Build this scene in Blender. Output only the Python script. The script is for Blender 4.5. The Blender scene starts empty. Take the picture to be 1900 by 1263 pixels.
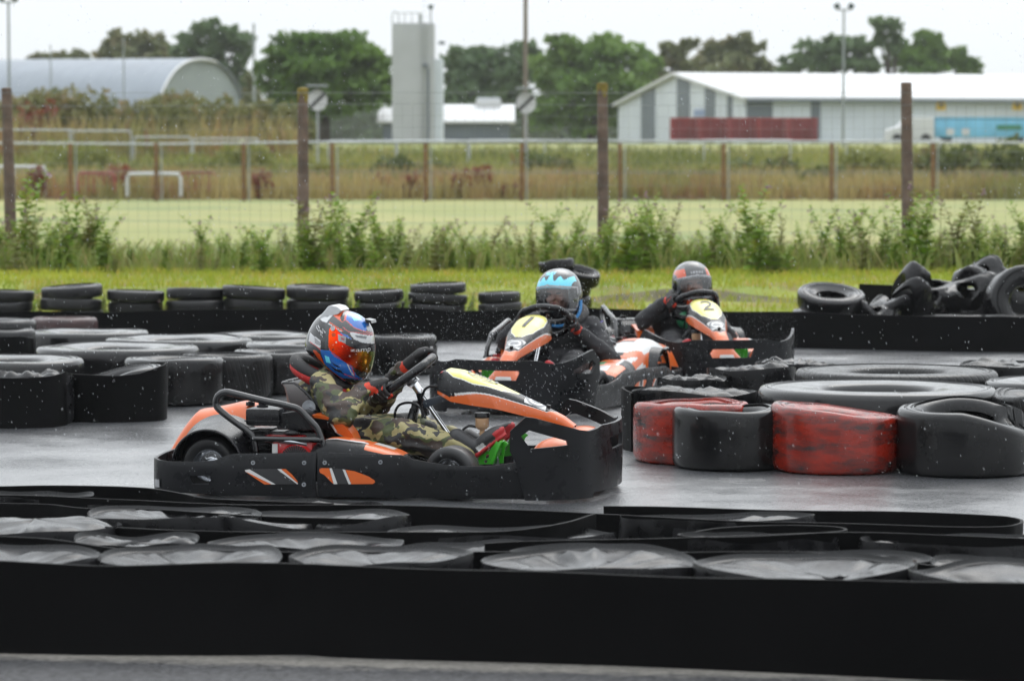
import bpy, bmesh, math, random
import numpy as np
from mathutils import Vector, Matrix, noise
from mathutils.geometry import delaunay_2d_cdt, tessellate_polygon
rad = math.radians
S = bpy.context.scene
COL = S.collection
rng = random.Random(7)
npr = np.random.default_rng(11)

# ------------------------------------------------------------------ camera model (used to place things where the photo shows them)
FPX = 5700.0
CAMH = 1.53
PITCH = math.atan(346.5 / FPX)
CAM = Vector((0, 0, CAMH))

def ray(u, v):
    x = (u - 950) / FPX; y = -(v - 631.5) / FPX
    return Vector((x, math.cos(PITCH) + y * math.sin(PITCH), -math.sin(PITCH) + y * math.cos(PITCH)))

def G(u, v, z=0.0):
    d = ray(u, v); t = (z - CAMH) / d.z
    return CAM + d * t

def D(u, v, Y):
    d = ray(u, v); return CAM + d * (Y / d.y)

def lerp(a, b, t): return a + (b - a) * t

def interp(xs, ys, x):
    return float(np.interp(x, xs, ys))

def in_poly(x, y, P):
    r = False; n = len(P); j = n - 1
    for i in range(n):
        xi, yi = P[i]; xj, yj = P[j]
        if (yi > y) != (yj > y) and x < (xj - xi) * (y - yi) / (yj - yi) + xi: r = not r
        j = i
    return r

def catmull(P, n=6, closed=False):
    P = [Vector(p) for p in P]; out = []; m = len(P)
    segs = m if closed else m - 1
    for i in range(segs):
        if closed:
            a, b, c, d = P[(i - 1) % m], P[i], P[(i + 1) % m], P[(i + 2) % m]
        else:
            b, c = P[i], P[i + 1]
            a = P[i - 1] if i > 0 else b * 2 - c
            d = P[i + 2] if i + 2 < m else c * 2 - b
        for k in range(n):
            t = k / n
            out.append(0.5 * ((2 * b) + (c - a) * t + (2 * a - 5 * b + 4 * c - d) * t * t + (3 * b - a - 3 * c + d) * t ** 3))
    if not closed: out.append(P[-1])
    return out

# ------------------------------------------------------------------ materials
def lin(r, g, b):
    f = lambda c: c / 12.92 if c <= 0.04045 else ((c + 0.055) / 1.055) ** 2.4
    return (f(r / 255), f(g / 255), f(b / 255))

ALB = 0.60    # paints and plants at their real, duller base colours under the bright overcast zenith
def dull(c): return tuple(x * ALB for x in c)

class NT:
    def __init__(s, name):
        s.m = bpy.data.materials.new(name); s.m.use_nodes = True
        s.t = s.m.node_tree; s.b = s.t.nodes['Principled BSDF']
        s.tc = s.t.nodes.new('ShaderNodeTexCoord'); s.co = s.tc.outputs['Object']
    def n(s, ty, **kw):
        x = s.t.nodes.new(ty)
        for k, v in kw.items(): setattr(x, k, v)
        return x
    def l(s, a, b): s.t.links.new(a, b)
    def noise(s, scale, detail=4, rough=0.55, vec=None, out='Fac', stretch=None):
        x = s.n('ShaderNodeTexNoise'); x.inputs['Scale'].default_value = scale
        x.inputs['Detail'].default_value = detail; x.inputs['Roughness'].default_value = rough
        v = vec or s.co
        if stretch:
            mp = s.n('ShaderNodeMapping'); mp.inputs['Scale'].default_value = stretch
            s.l(v, mp.inputs['Vector']); v = mp.outputs['Vector']
        s.l(v, x.inputs['Vector']); return x.outputs[out]
    def ramp(s, fac, stops, interp='LINEAR'):
        x = s.n('ShaderNodeValToRGB'); x.color_ramp.interpolation = interp
        e = x.color_ramp.elements
        while len(e) < len(stops): e.new(0.5)
        for k, (p, c) in enumerate(stops):
            e[k].position = p
            e[k].color = (c, c, c, 1) if isinstance(c, (int, float)) else (*c, 1)
        s.l(fac, x.inputs['Fac']); return x.outputs['Color']
    def mix(s, fac, a, b):
        x = s.n('ShaderNodeMix', data_type='RGBA')
        for sock, v in ((x.inputs[0], fac), (x.inputs[6], a), (x.inputs[7], b)):
            if isinstance(v, (int, float)): sock.default_value = v
            elif isinstance(v, tuple): sock.default_value = (*v, 1)
            else: s.l(v, sock)
        return x.outputs[2]
    def bump(s, h, strength=0.3, dist=0.01, normal=None):
        x = s.n('ShaderNodeBump'); x.inputs['Strength'].default_value = strength
        x.inputs['Distance'].default_value = dist; s.l(h, x.inputs['Height'])
        if normal: s.l(normal, x.inputs['Normal'])
        s.l(x.outputs['Normal'], s.b.inputs['Normal']); return x.outputs['Normal']
    def set(s, **kw):
        for k, v in kw.items():
            i = s.b.inputs[k.replace('_', ' ')]
            if isinstance(v, tuple): i.default_value = (*v, 1) if len(v) == 3 else v
            elif isinstance(v, (int, float)): i.default_value = v
            else: s.l(v, i)

def simple(name, col, rough=0.5, metal=0.0, var=0.25, vs=6, bump=0.0, bs=60, coat=0.0, spec=0.5, rvar=0.0):
    k = NT(name)
    if metal < 0.5 and max(col) > 0.05: col = dull(col)
    c2 = tuple(max(0, x * (1 - var)) for x in col)
    n = k.noise(vs, 5, 0.6)
    f = k.ramp(n, [(0.35, 0.0), (0.65, 1.0)])
    k.set(Base_Color=k.mix(f, col, c2), Metallic=metal, Coat_Weight=coat, Coat_Roughness=0.08)
    k.b.inputs['Specular IOR Level'].default_value = spec
    if rvar:
        r = k.ramp(k.noise(vs * 2.3, 5, 0.6), [(0.35, max(0.03, rough - rvar)), (0.68, rough + rvar)])
        k.set(Roughness=r)
    else: k.set(Roughness=rough)
    if bump: k.bump(k.noise(bs, 4, 0.6), bump, 0.004)
    return k.m

M = {}
M['panel'] = simple('black_moulded_plastic', (0.007, 0.0075, 0.009), 0.33, 0, 0.4, 5, 0.15, 180, rvar=0.1, spec=0.22)
M['plastic'] = simple('black_plastic', (0.007, 0.007, 0.0085), 0.28, 0, 0.3, 9, 0.1, 140, rvar=0.08, spec=0.35)
M['tube'] = simple('black_painted_tube', (0.008, 0.008, 0.009), 0.22, 0, 0.3, 20, 0.04, 90, coat=0.3)
M['orange'] = simple('orange_bodywork', lin(236, 108, 34), 0.3, 0, 0.08, 8, 0.03, 120, coat=0.2)
M['white'] = simple('white_sticker', (0.8, 0.8, 0.79), 0.3, 0, 0.06, 12, 0.02, 120, coat=0.3)
M['yellow'] = simple('pale_yellow_plate', lin(241, 232, 112), 0.28, 0, 0.05, 8, 0.02, 120, coat=0.4)
M['ink'] = simple('black_ink', (0.02, 0.02, 0.022), 0.4)
M['greyink'] = simple('grey_print', (0.30, 0.31, 0.33), 0.35, 0, 0.4, 60)
M['greenprint'] = simple('green_print', (0.03, 0.28, 0.12), 0.35)
M['redprint'] = simple('red_print', (0.5, 0.03, 0.04), 0.35)
M['chrome'] = simple('bright_steel', (0.72, 0.73, 0.75), 0.18, 1.0, 0.2, 20)
M['steel'] = simple('dull_steel', (0.45, 0.47, 0.5), 0.38, 1.0, 0.3, 25)
M['redmetal'] = simple('red_engine_paint', lin(205, 22, 26), 0.3, 0, 0.25, 15, 0.05, 90, coat=0.3)
M['green'] = simple('green_pedal_paint', lin(72, 190, 44), 0.35, 0, 0.2, 20, coat=0.2)
M['cream'] = simple('brake_fluid_plastic', lin(222, 180, 140), 0.4, 0, 0.1, 20)
M['slick'] = simple('kart_slick_rubber', (0.010, 0.010, 0.011), 0.4, 0, 0.3, 14, 0.15, 160, rvar=0.1)
M['seat'] = simple('seat_shell_fibre', (0.03, 0.022, 0.021), 0.35, 0, 0.4, 8, 0.08, 80)
M['visorband'] = simple('black_band', (0.008, 0.008, 0.01), 0.15, coat=0.5)
M['suit'] = simple('black_race_suit', (0.012, 0.012, 0.015), 0.75, 0, 0.4, 10, 0.5, 60)
M['glove'] = simple('black_glove', (0.012, 0.011, 0.012), 0.7, 0, 0.3, 40, 0.3, 200)
M['gloveo'] = simple('red_orange_glove_panel', lin(240, 66, 30), 0.6, 0, 0.2, 40, 0.3, 200)
M['redcloth'] = simple('red_padding', lin(206, 34, 30), 0.7, 0, 0.2, 20, 0.3, 120)
M['bluecloth'] = simple('blue_strap', lin(60, 150, 220), 0.6)
M['purple'] = simple('violet_piping', lin(110, 95, 190), 0.6)
M['yellowcloth'] = simple('yellow_strap', lin(225, 190, 40), 0.7)
M['skin'] = simple('skin', lin(205, 150, 128), 0.5, 0, 0.1, 12)
M['eye'] = simple('eye_dark', (0.03, 0.025, 0.02), 0.2)
M['lip'] = simple('lips', lin(170, 95, 90), 0.5)
M['shoe'] = simple('black_shoe', (0.018, 0.018, 0.02), 0.55, 0, 0.3, 30, 0.2, 120)
M['shoered'] = simple('red_shoe_sole', lin(214, 38, 44), 0.5)
M['hwhite'] = simple('helmet_white', (0.78, 0.79, 0.81), 0.16, 0, 0.08, 30, coat=0.8)
M['hgrey'] = simple('helmet_charcoal', (0.045, 0.047, 0.052), 0.2, 0, 0.5, 30, coat=0.8)
M['hblue'] = simple('helmet_blue', lin(36, 118, 214), 0.16, 0, 0.2, 24, coat=0.8)
M['horange'] = simple('helmet_orange', lin(243, 92, 38), 0.18, 0, 0.1, 24, coat=0.8)
M['hpink'] = simple('helmet_pink_line', lin(232, 92, 96), 0.2, coat=0.8)
M['hcyan'] = simple('helmet_cyan', (0.20, 0.98, 1.25), 0.2, 0, 0.1, 24, coat=0.8)
M['hsilver'] = simple('helmet_silver', (0.5, 0.5, 0.52), 0.25, 0.4, 0.2, 30, coat=0.5)
M['post'] = None

def m_visor_mirror():
    k = NT('orange_mirror_visor')
    sx = k.n('ShaderNodeSeparateXYZ'); k.l(k.co, sx.inputs[0])
    nz = k.noise(22, 4, 0.6, stretch=(1, 1, 0.25))
    ad = k.n('ShaderNodeMath', operation='MULTIPLY_ADD'); k.l(nz, ad.inputs[0]); ad.inputs[1].default_value = 0.07
    k.l(sx.outputs['X'], ad.inputs[2])
    mr = k.n('ShaderNodeMapRange'); k.l(ad.outputs[0], mr.inputs[0]); mr.inputs[1].default_value = -0.02; mr.inputs[2].default_value = 0.185
    c = k.ramp(mr.outputs[0], [(0.0, lin(252, 92, 22)), (0.42, lin(240, 50, 12)), (0.62, lin(180, 36, 10)), (0.82, lin(150, 60, 14)), (0.94, lin(190, 140, 40)), (1.0, lin(150, 170, 80))])
    k.set(Base_Color=c, Metallic=0.9, Roughness=0.13)
    k.bump(k.noise(260, 3, 0.5), 0.25, 0.002)
    return k.m
M['visormirror'] = m_visor_mirror()

def m_visor_clear():
    k = NT('clear_visor')
    tr = k.n('ShaderNodeBsdfTransparent'); tr.inputs[0].default_value = (0.78, 0.8, 0.82, 1)
    gl = k.n('ShaderNodeBsdfGlossy'); gl.inputs['Roughness'].default_value = 0.08
    fr = k.n('ShaderNodeFresnel'); fr.inputs[0].default_value = 1.5
    mr = k.n('ShaderNodeMapRange'); k.l(fr.outputs[0], mr.inputs[0]); mr.inputs[3].default_value = 0.1; mr.inputs[4].default_value = 0.9
    mx = k.n('ShaderNodeMixShader'); k.l(mr.outputs[0], mx.inputs[0]); k.l(tr.outputs[0], mx.inputs[1]); k.l(gl.outputs[0], mx.inputs[2])
    k.l(mx.outputs[0], k.t.nodes['Material Output'].inputs['Surface'])
    return k.m
M['visorclear'] = m_visor_clear()

def m_camo():
    k = NT('woodland_camouflage')
    w = k.noise(9, 3, 0.5, out='Color')
    vm = k.n('ShaderNodeVectorMath', operation='MULTIPLY_ADD'); k.l(w, vm.inputs[0]); vm.inputs[1].default_value = (0.09, 0.09, 0.09); k.l(k.co, vm.inputs[2])
    vec = vm.outputs[0]
    st = (1, 1, 1.5)
    a = k.noise(8.5, 2, 0.45, vec=vec, stretch=st); b = k.noise(7.5, 2, 0.45, vec=vec, stretch=(1.2, 1, 1.6)); 
    off = k.n('ShaderNodeVectorMath', operation='ADD'); k.l(vec, off.inputs[0]); off.inputs[1].default_value = (3.1, 5.7, 1.3)
    c = k.noise(10, 2, 0.45, vec=off.outputs[0], stretch=st)
    off2 = k.n('ShaderNodeVectorMath', operation='ADD'); k.l(vec, off2.inputs[0]); off2.inputs[1].default_value = (-4.1, 2.7, 8.3)
    d = k.noise(11, 2, 0.45, vec=off2.outputs[0], stretch=st)
    col = k.mix(k.ramp(c, [(0.5, 0.0), (0.51, 1.0)], 'CONSTANT'), dull(lin(166, 156, 106)), dull(lin(74, 84, 44)))
    col = k.mix(k.ramp(b, [(0.52, 0.0), (0.53, 1.0)], 'CONSTANT'), col, dull(lin(66, 50, 40)))
    col = k.mix(k.ramp(d, [(0.56, 0.0), (0.57, 1.0)], 'CONSTANT'), col, lin(26, 26, 26))
    k.set(Base_Color=col, Roughness=0.62)
    n1 = k.bump(k.noise(30, 5, 0.6), 0.5, 0.01)
    return k.m
M['camo'] = m_camo()

def m_rubber(name, base=0.006, r0=0.1, r1=0.32, bs=9, bstr=0.25, tread=0, dist=0.01, grime=(0.022, 0.0215, 0.021), coat=0.12, spec=0.22):
    k = NT(name)
    g = k.ramp(k.noise(3.2, 6, 0.65), [(0.42, 0.0), (0.75, 1.0)])
    c = k.mix(g, (base, base, base * 1.08), tuple(x * 0.55 for x in grime))
    sp = k.ramp(k.noise(38, 5, 0.7), [(0.62, 0.0), (0.74, 0.35)])
    c = k.mix(sp, c, tuple(x * 0.5 for x in grime))
    k.set(Base_Color=c, Roughness=k.ramp(k.noise(6.5, 5, 0.65), [(0.34, r0), (0.7, r1)]), Coat_Weight=coat, Coat_Roughness=0.06)
    k.b.inputs['Specular IOR Level'].default_value = spec
    h = k.noise(bs, 5, 0.55)
    nn = k.bump(h, bstr, dist)
    k.bump(k.noise(110, 3, 0.6), 0.12, 0.003, nn)
    if tread:
        gr = k.n('ShaderNodeTexGradient', gradient_type='RADIAL'); k.l(k.co, gr.inputs[0])
        sx = k.n('ShaderNodeSeparateXYZ'); k.l(k.co, sx.inputs[0])
        ma = k.n('ShaderNodeMath', operation='MULTIPLY_ADD'); k.l(gr.outputs['Fac'], ma.inputs[0]); ma.inputs[1].default_value = tread
        mz = k.n('ShaderNodeMath', operation='MULTIPLY'); k.l(sx.outputs['Z'], mz.inputs[0]); mz.inputs[1].default_value = 9.0
        k.l(mz.outputs[0], ma.inputs[2])
        sn = k.n('ShaderNodeMath', operation='PINGPONG'); k.l(ma.outputs[0], sn.inputs[0]); sn.inputs[1].default_value = 0.5
        hh = k.ramp(sn.outputs[0], [(0.10, 0.0), (0.16, 1.0)])
        k.bump(hh, 0.7, 0.012)
    return k.m
M['tyre'] = m_rubber('wet_tyre_rubber')
M['tyrewet'] = m_rubber('rain_covered_tyre_rubber', 0.007, 0.1, 0.34, 6, 0.12, coat=0.4, spec=0.25)
M['tyretread'] = m_rubber('wet_treaded_rubber', tread=64, r0=0.2, r1=0.45)
M['tyreold'] = m_rubber('weathered_tyre_rubber', 0.016, 0.25, 0.5, 12, 0.3, coat=0.15)
M['sag'] = m_rubber('wet_sagging_sidewall', 0.005, 0.09, 0.52, 5, 0.14, dist=0.02, grime=(0.03, 0.03, 0.034), coat=0.0, spec=0.3)
M['belt'] = m_rubber('black_conveyor_belting', 0.002, 0.5, 0.7, 5, 0.15, grime=(0.006, 0.006, 0.0065), coat=0.0, spec=0.08)

def m_redtyre():
    k = NT('scuffed_red_painted_tyre')
    n = k.noise(4.5, 8, 0.74, stretch=(0.8, 0.8, 3.2))
    f = k.ramp(n, [(0.46, 0.0), (0.63, 1.0)])
    sc = k.ramp(k.noise(26, 4, 0.7, stretch=(0.6, 0.6, 7)), [(0.54, 0.0), (0.66, 1.0)])
    red = k.mix(k.noise(12, 4, 0.6), dull(lin(186, 50, 26)), dull(lin(140, 34, 20)))
    c = k.mix(f, red, (0.02, 0.017, 0.017)); c = k.mix(k.ramp(sc, [(0, 0.0), (1, 0.75)]), c, (0.02, 0.016, 0.016))
    k.set(Base_Color=c, Roughness=k.ramp(k.noise(9, 5, 0.6), [(0.35, 0.14), (0.7, 0.42)]))
    k.bump(k.noise(40, 5, 0.6), 0.2, 0.006)
    return k.m
M['redtyre'] = m_redtyre()

def m_track():
    k = NT('wet_asphalt')
    film = k.noise(1.1, 7, 0.68, stretch=(0.8, 1.0, 1))
    f = k.ramp(film, [(0.38, 0.0), (0.62, 1.0)])
    g = k.noise(95, 3, 0.7)
    v = k.n('ShaderNodeTexVoronoi'); v.inputs['Scale'].default_value = 70; k.l(k.co, v.inputs['Vector'])
    h = k.mix(0.5, g, v.outputs['Distance'])
    k.set(Base_Color=k.mix(k.noise(40, 5, 0.7), (0.035, 0.037, 0.040), (0.10, 0.103, 0.11)),
          Roughness=k.ramp(f, [(0.0, 0.3), (1.0, 0.5)]), Coat_Weight=k.ramp(k.noise(55, 4, 0.85), [(0.40, 0.25), (0.60, 1.0)]), Coat_Roughness=k.ramp(f, [(0.0, 0.10), (1.0, 0.32)]))
    k.b.inputs['Coat IOR'].default_value = 2.25
    k.b.inputs['IOR'].default_value = 1.75
    x = k.n('ShaderNodeBump'); k.l(h, x.inputs['Height']); x.inputs['Distance'].default_value = 0.006
    k.l(k.ramp(f, [(0.0, 0.18), (1.0, 0.60)]), x.inputs['Strength'])
    k.l(x.outputs['Normal'], k.b.inputs['Normal']); k.l(x.outputs['Normal'], k.b.inputs['Coat Normal'])
    return k.m
M['track'] = m_track()

def m_apron():
    k = NT('damp_rough_tarmac')
    sx = k.n('ShaderNodeSeparateXYZ'); k.l(k.co, sx.inputs[0])
    md = k.n('ShaderNodeMath', operation='MULTIPLY_ADD'); k.l(sx.outputs['X'], md.inputs[0]); md.inputs[1].default_value = 0.15; k.l(sx.outputs['Y'], md.inputs[2])
    nn = k.n('ShaderNodeMath', operation='MULTIPLY_ADD'); k.l(k.noise(9, 6, 0.8, stretch=(1, 2, 1)), nn.inputs[0]); nn.inputs[1].default_value = 0.34; k.l(md.outputs[0], nn.inputs[2])
    grit = k.ramp(nn.outputs[0], [(0.0, 0.0), (1.0, 1.0)])
    mr = k.n('ShaderNodeMapRange'); k.l(nn.outputs[0], mr.inputs[0]); mr.inputs[1].default_value = 9.13; mr.inputs[2].default_value = 9.42
    tri = k.ramp(mr.outputs[0], [(0.0, 0.0), (0.35, 0.9), (0.7, 0.5), (1.0, 0.0)])
    sp = k.noise(48, 4, 0.8)
    base = k.mix(k.ramp(sp, [(0.4, 0.0), (0.66, 1.0)]), (0.008, 0.008, 0.009), (0.07, 0.07, 0.075))
    k.set(Base_Color=k.mix(k.mix(tri, (0, 0, 0), sp), base, (0.42, 0.39, 0.34)), Roughness=0.62)
    k.bump(sp, 0.8, 0.006)
    return k.m
M['apron'] = m_apron()

def m_green(name, a, b, c=None, s1=0.5, s2=6, rough=0.6, trans=0.38):
    k = NT(name); a, b = dull(a), dull(b); c = dull(c) if c else c
    n = k.ramp(k.noise(s1, 4, 0.6), [(0.38, 0.0), (0.62, 1.0)])
    col = k.mix(n, a, b)
    if c: col = k.mix(k.ramp(k.noise(s2, 3, 0.6), [(0.5, 0.0), (0.68, 1.0)]), col, c)
    k.set(Base_Color=col, Roughness=rough)
    k.b.inputs['Specular IOR Level'].default_value = 0.3
    if trans:
        t = k.n('ShaderNodeBsdfTranslucent'); k.l(col, t.inputs[0])
        mx = k.n('ShaderNodeMixShader'); mx.inputs[0].default_value = trans
        k.l(k.b.outputs[0], mx.inputs[1]); k.l(t.outputs[0], mx.inputs[2])
        k.l(mx.outputs[0], k.t.nodes['Material Output'].inputs['Surface'])
    return k.m
M['verge'] = m_green('verge_turf', (0.328, 0.367, 0.041), (0.176, 0.259, 0.027), (0.252, 0.151, 0.048), 0.9, 2.2, 0.8, 0)
M['blade'] = m_green('verge_grass_blades', (0.533, 0.594, 0.051), (0.316, 0.436, 0.044), (0.727, 0.536, 0.117), 0.8, 3.5)

M['field'] = m_green('mown_field', (0.346, 0.373, 0.123), (0.442, 0.419, 0.162), (0.240, 0.309, 0.114), 0.06, 0.16, 0.9, 0)
M['weed'] = m_green('weed_leaves', (0.348, 0.559, 0.055), (0.206, 0.368, 0.043), (0.694, 0.690, 0.110), 1.2, 5)
M['weedb'] = m_green('dry_weed_stems', (0.306, 0.273, 0.092), (0.218, 0.273, 0.074), (0.371, 0.227, 0.092), 1.2, 5)
M['straw'] = m_green('rough_dry_grass', (0.62, 0.48, 0.20), (0.36, 0.35, 0.12), (0.46, 0.25, 0.12), 0.16, 0.5)
M['rgreen'] = m_green('rough_green_growth', (0.38, 0.40, 0.10), (0.15, 0.19, 0.05), (0.50, 0.42, 0.15), 0.14, 0.45)
M['dock'] = m_green('rust_red_dock', (0.256, 0.065, 0.042), (0.352, 0.098, 0.054), None, 1, 3)
M['bramble'] = m_green('bramble_leaves', (0.185, 0.220, 0.068), (0.109, 0.147, 0.043), (0.371, 0.273, 0.120), 0.35, 0.9)
M['oak'] = m_green('oak_leaves', (0.134, 0.255, 0.049), (0.206, 0.339, 0.066), (0.085, 0.158, 0.043), 0.25, 0.6)
M['ash'] = m_green('broad_tree_leaves', (0.185, 0.335, 0.070), (0.271, 0.406, 0.095), (0.111, 0.203, 0.047), 0.25, 0.6)
M['dark'] = m_green('dark_tree_leaves', (0.122, 0.203, 0.090), (0.175, 0.262, 0.115), None, 0.25, 0.6)
M['olive'] = m_green('olive_tree_leaves', (0.263, 0.296, 0.142), (0.196, 0.225, 0.100), (0.368, 0.308, 0.170), 0.25, 0.6)
M['bark'] = simple('bark', (0.07, 0.055, 0.045), 0.9, 0, 0.4, 5, 0.5, 12)
M['conc'] = simple('rough_timber_post', (0.26, 0.175, 0.13), 0.85, 0, 0.5, 6, 0.6, 30)
M['lichen'] = simple('yellow_lichen', (0.36, 0.27, 0.05), 0.9, 0, 0.5, 12, 0.5, 30)
M['brownpost'] = simple('brown_timber', (0.26, 0.13, 0.045), 0.85, 0, 0.3, 4)
M['galv'] = simple('galvanised_tube', (0.36, 0.38, 0.38), 0.45, 0.5, 0.2, 3)
M['wire'] = simple('fence_wire', (0.16, 0.17, 0.16), 0.5, 0.6, 0.2, 3)
M['whitepaint'] = simple('white_painted_metal', (0.8, 0.81, 0.82), 0.5, 0, 0.1, 0.6)
M['redpaint'] = simple('red_painted_metal', (0.5, 0.09, 0.08), 0.6, 0, 0.3, 1)
M['cladwhite'] = simple('white_wall_cladding', (0.84, 0.90, 0.98), 0.6, 0, 0.12, 0.4)
M['cladgrey'] = simple('grey_wall_cladding', (0.19, 0.225, 0.265), 0.6, 0, 0.15, 0.6)
M['roofwhite'] = simple('white_roof_sheet', (0.83, 0.84, 0.85), 0.55, 0, 0.05, 0.4)
M['silo'] = simple('grey_silo_cladding', (0.66, 0.675, 0.70), 0.55, 0.1, 0.12, 0.5)
M['hangar'] = simple('corrugated_hangar_roof', (0.33, 0.375, 0.43), 0.55, 0.15, 0.15, 0.35)
M['hangarend'] = simple('hangar_end_wall', (0.36, 0.41, 0.41), 0.7, 0, 0.1, 0.3)
M['yellowsign'] = simple('yellow_sign', (1.25, 0.80, 0.04), 0.5)
M['bluebox'] = simple('bright_blue_panel', (0.26, 0.72, 1.05), 0.5, 0, 0.25, 0.8)
M['darkglass'] = simple('dark_glass', (0.03, 0.035, 0.04), 0.1)
M['lampdark'] = simple('dark_lamp_housing', (0.03, 0.07, 0.06), 0.5)
M['polegrey'] = simple('pale_pole', (0.38, 0.42, 0.43), 0.5, 0.3, 0.1, 1)
M['polebrown'] = simple('timber_pole', (0.30, 0.25, 0.20), 0.8, 0, 0.2, 1)
M['flower'] = simple('pink_blossom', (0.55, 0.32, 0.45), 0.7)
M['bluebag'] = simple('blue_plastic', (0.03, 0.10, 0.30), 0.4)

def m_rain():
    k = NT('falling_rain_drop')
    k.set(Base_Color=(0.9, 0.93, 0.95), Roughness=0.08, Transmission_Weight=0.55)
    k.b.inputs['IOR'].default_value = 1.33
    return k.m
M['rain'] = m_rain()

# ------------------------------------------------------------------ mesh helpers
class MB:
    def __init__(s): s.v = []; s.f = []; s.mi = []
    def add(s, vs, fs, mi=0):
        b = len(s.v); s.v += [tuple(p) for p in vs]
        s.f += [tuple(b + i for i in f) for f in fs]
        s.mi += [mi] * len(fs) if isinstance(mi, int) else list(mi)
        return s
    def box(s, c, size, R=None, mi=0, bev=0.0):
        bm = bmesh.new(); bmesh.ops.create_cube(bm, size=1)
        bmesh.ops.scale(bm, vec=size, verts=bm.verts)
        if bev: bmesh.ops.bevel(bm, geom=list(bm.edges), offset=bev, segments=2, profile=0.6, affect='EDGES')
        M4 = Matrix.Translation(c) @ (R.to_4x4() if R else Matrix())
        bm.verts.index_update()
        s.add([M4 @ v.co for v in bm.verts], [[v.index for v in f.verts] for f in bm.faces], mi); bm.free(); return s
    def tube(s, P, r, n=10, closed=False, mi=0, caps=True):
        P = [Vector(p) for p in P]; m = len(P); rs = r if isinstance(r, (list, tuple)) else [r] * m
        T = []
        for i in range(m):
            a = P[(i - 1) % m] if closed or i else P[0]; b = P[(i + 1) % m] if closed or i < m - 1 else P[-1]
            T.append((b - a).normalized())
        ref = Vector((0, 0, 1)) if abs(T[0].z) < 0.9 else Vector((1, 0, 0))
        N = (ref - T[0] * ref.dot(T[0])).normalized(); vs = []
        for i in range(m):
            N = (N - T[i] * N.dot(T[i])).normalized(); B = T[i].cross(N)
            for k in range(n):
                a = 2 * math.pi * k / n
                vs.append(P[i] + (N * math.cos(a) + B * math.sin(a)) * rs[i])
        fs = []
        for i in range(m if closed else m - 1):
            j = (i + 1) % m
            for k in range(n):
                fs.append((i * n + k, i * n + (k + 1) % n, j * n + (k + 1) % n, j * n + k))
        if caps and not closed: fs += [tuple(range(n - 1, -1, -1)), tuple((m - 1) * n + k for k in range(n))]
        return s.add(vs, fs, mi)
    def lathe(s, prof, n=48, c=(0, 0, 0), R=None, mi=0, closed=False, deform=None):
        vs = []; m = len(prof); c = Vector(c)
        for r, z in prof:
            for k in range(n):
                a = 2 * math.pi * k / n; p = Vector((r * math.cos(a), r * math.sin(a), z))
                if deform: p = deform(p)
                if R: p = R @ p
                vs.append(p + c)
        fs = []; mm = []
        for i in range(m if closed else m - 1):
            j = (i + 1) % m
            for k in range(n):
                fs.append((i * n + k, i * n + (k + 1) % n, j * n + (k + 1) % n, j * n + k))
                mm.append(mi if isinstance(mi, int) else mi[i])
        return s.add(vs, fs, mm)
    def grid(s, fn, nu, nv, cu=False, cv=False, mi=0):
        vs = [fn(i / (nu if cu else nu - 1), j / (nv if cv else nv - 1)) for i in range(nu) for j in range(nv)]
        fs = []; mm = []
        for i in range(nu if cu else nu - 1):
            for j in range(nv if cv else nv - 1):
                a, b = (i + 1) % nu, (j + 1) % nv
                fs.append((i * nv + j, a * nv + j, a * nv + b, i * nv + b))
                mm.append(mi if isinstance(mi, int) else mi((i + 0.5) / nu, (j + 0.5) / nv))
        return s.add(vs, fs, mm)
    def prism(s, poly, fn, mi=0, mside=None):
        """poly 2d; fn(a,b,k) -> 3d for the front (k=0) and back (k=1) faces"""
        n = len(poly); vs = [fn(a, b, 0) for a, b in poly] + [fn(a, b, 1) for a, b in poly]
        tris = tessellate_polygon([[Vector((a, b, 0)) for a, b in poly]])
        fs = [tuple(t) for t in tris] + [tuple(n + i for i in reversed(t)) for t in tris]
        mm = [mi] * len(fs)
        for i in range(n): fs.append((i, (i + 1) % n, n + (i + 1) % n, n + i)); mm.append(mi if mside is None else mside)
        return s.add(vs, fs, mm)
    def disc(s, c, nrm, r, h, n=16, mi=0):
        nrm = Vector(nrm).normalized(); return s.tube([Vector(c), Vector(c) + nrm * h], r, n, mi=mi)
    def ell(s, c, rr, R=None, nu=24, nv=14, mi=0):
        c = Vector(c)
        def fn(a, b):
            A = 2 * math.pi * a; B = -math.pi / 2 + math.pi * (0.001 + 0.998 * b)
            p = Vector((rr[0] * math.cos(B) * math.cos(A), rr[1] * math.cos(B) * math.sin(A), rr[2] * math.sin(B)))
            return c + (R @ p if R else p)
        s.grid(fn, nu, nv, cu=True, mi=mi)
        b = len(s.v) - nu * nv
        s.f.append(tuple(b + i * nv for i in range(nu))[::-1]); s.mi.append(mi)
        s.f.append(tuple(b + i * nv + nv - 1 for i in range(nu))); s.mi.append(mi)
        return s
    def cap(s, p0, p1, r0, r1, n=16):
        """tapered capsule"""
        p0, p1 = Vector(p0), Vector(p1); d = (p1 - p0).normalized()
        P = []; rs = []
        for k in range(5):
            a = math.pi / 2 * (1 - k / 5); P.append(p0 - d * r0 * math.sin(a)); rs.append(max(1e-3, r0 * math.cos(a)))
        for k in range(6): P.append(p0.lerp(p1, k / 5)); rs.append(lerp(r0, r1, k / 5))
        for k in range(1, 6):
            a = math.pi / 2 * k / 5; P.append(p1 + d * r1 * math.sin(a)); rs.append(max(1e-3, r1 * math.cos(a)))
        return s.tube(P, rs, n)
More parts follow.
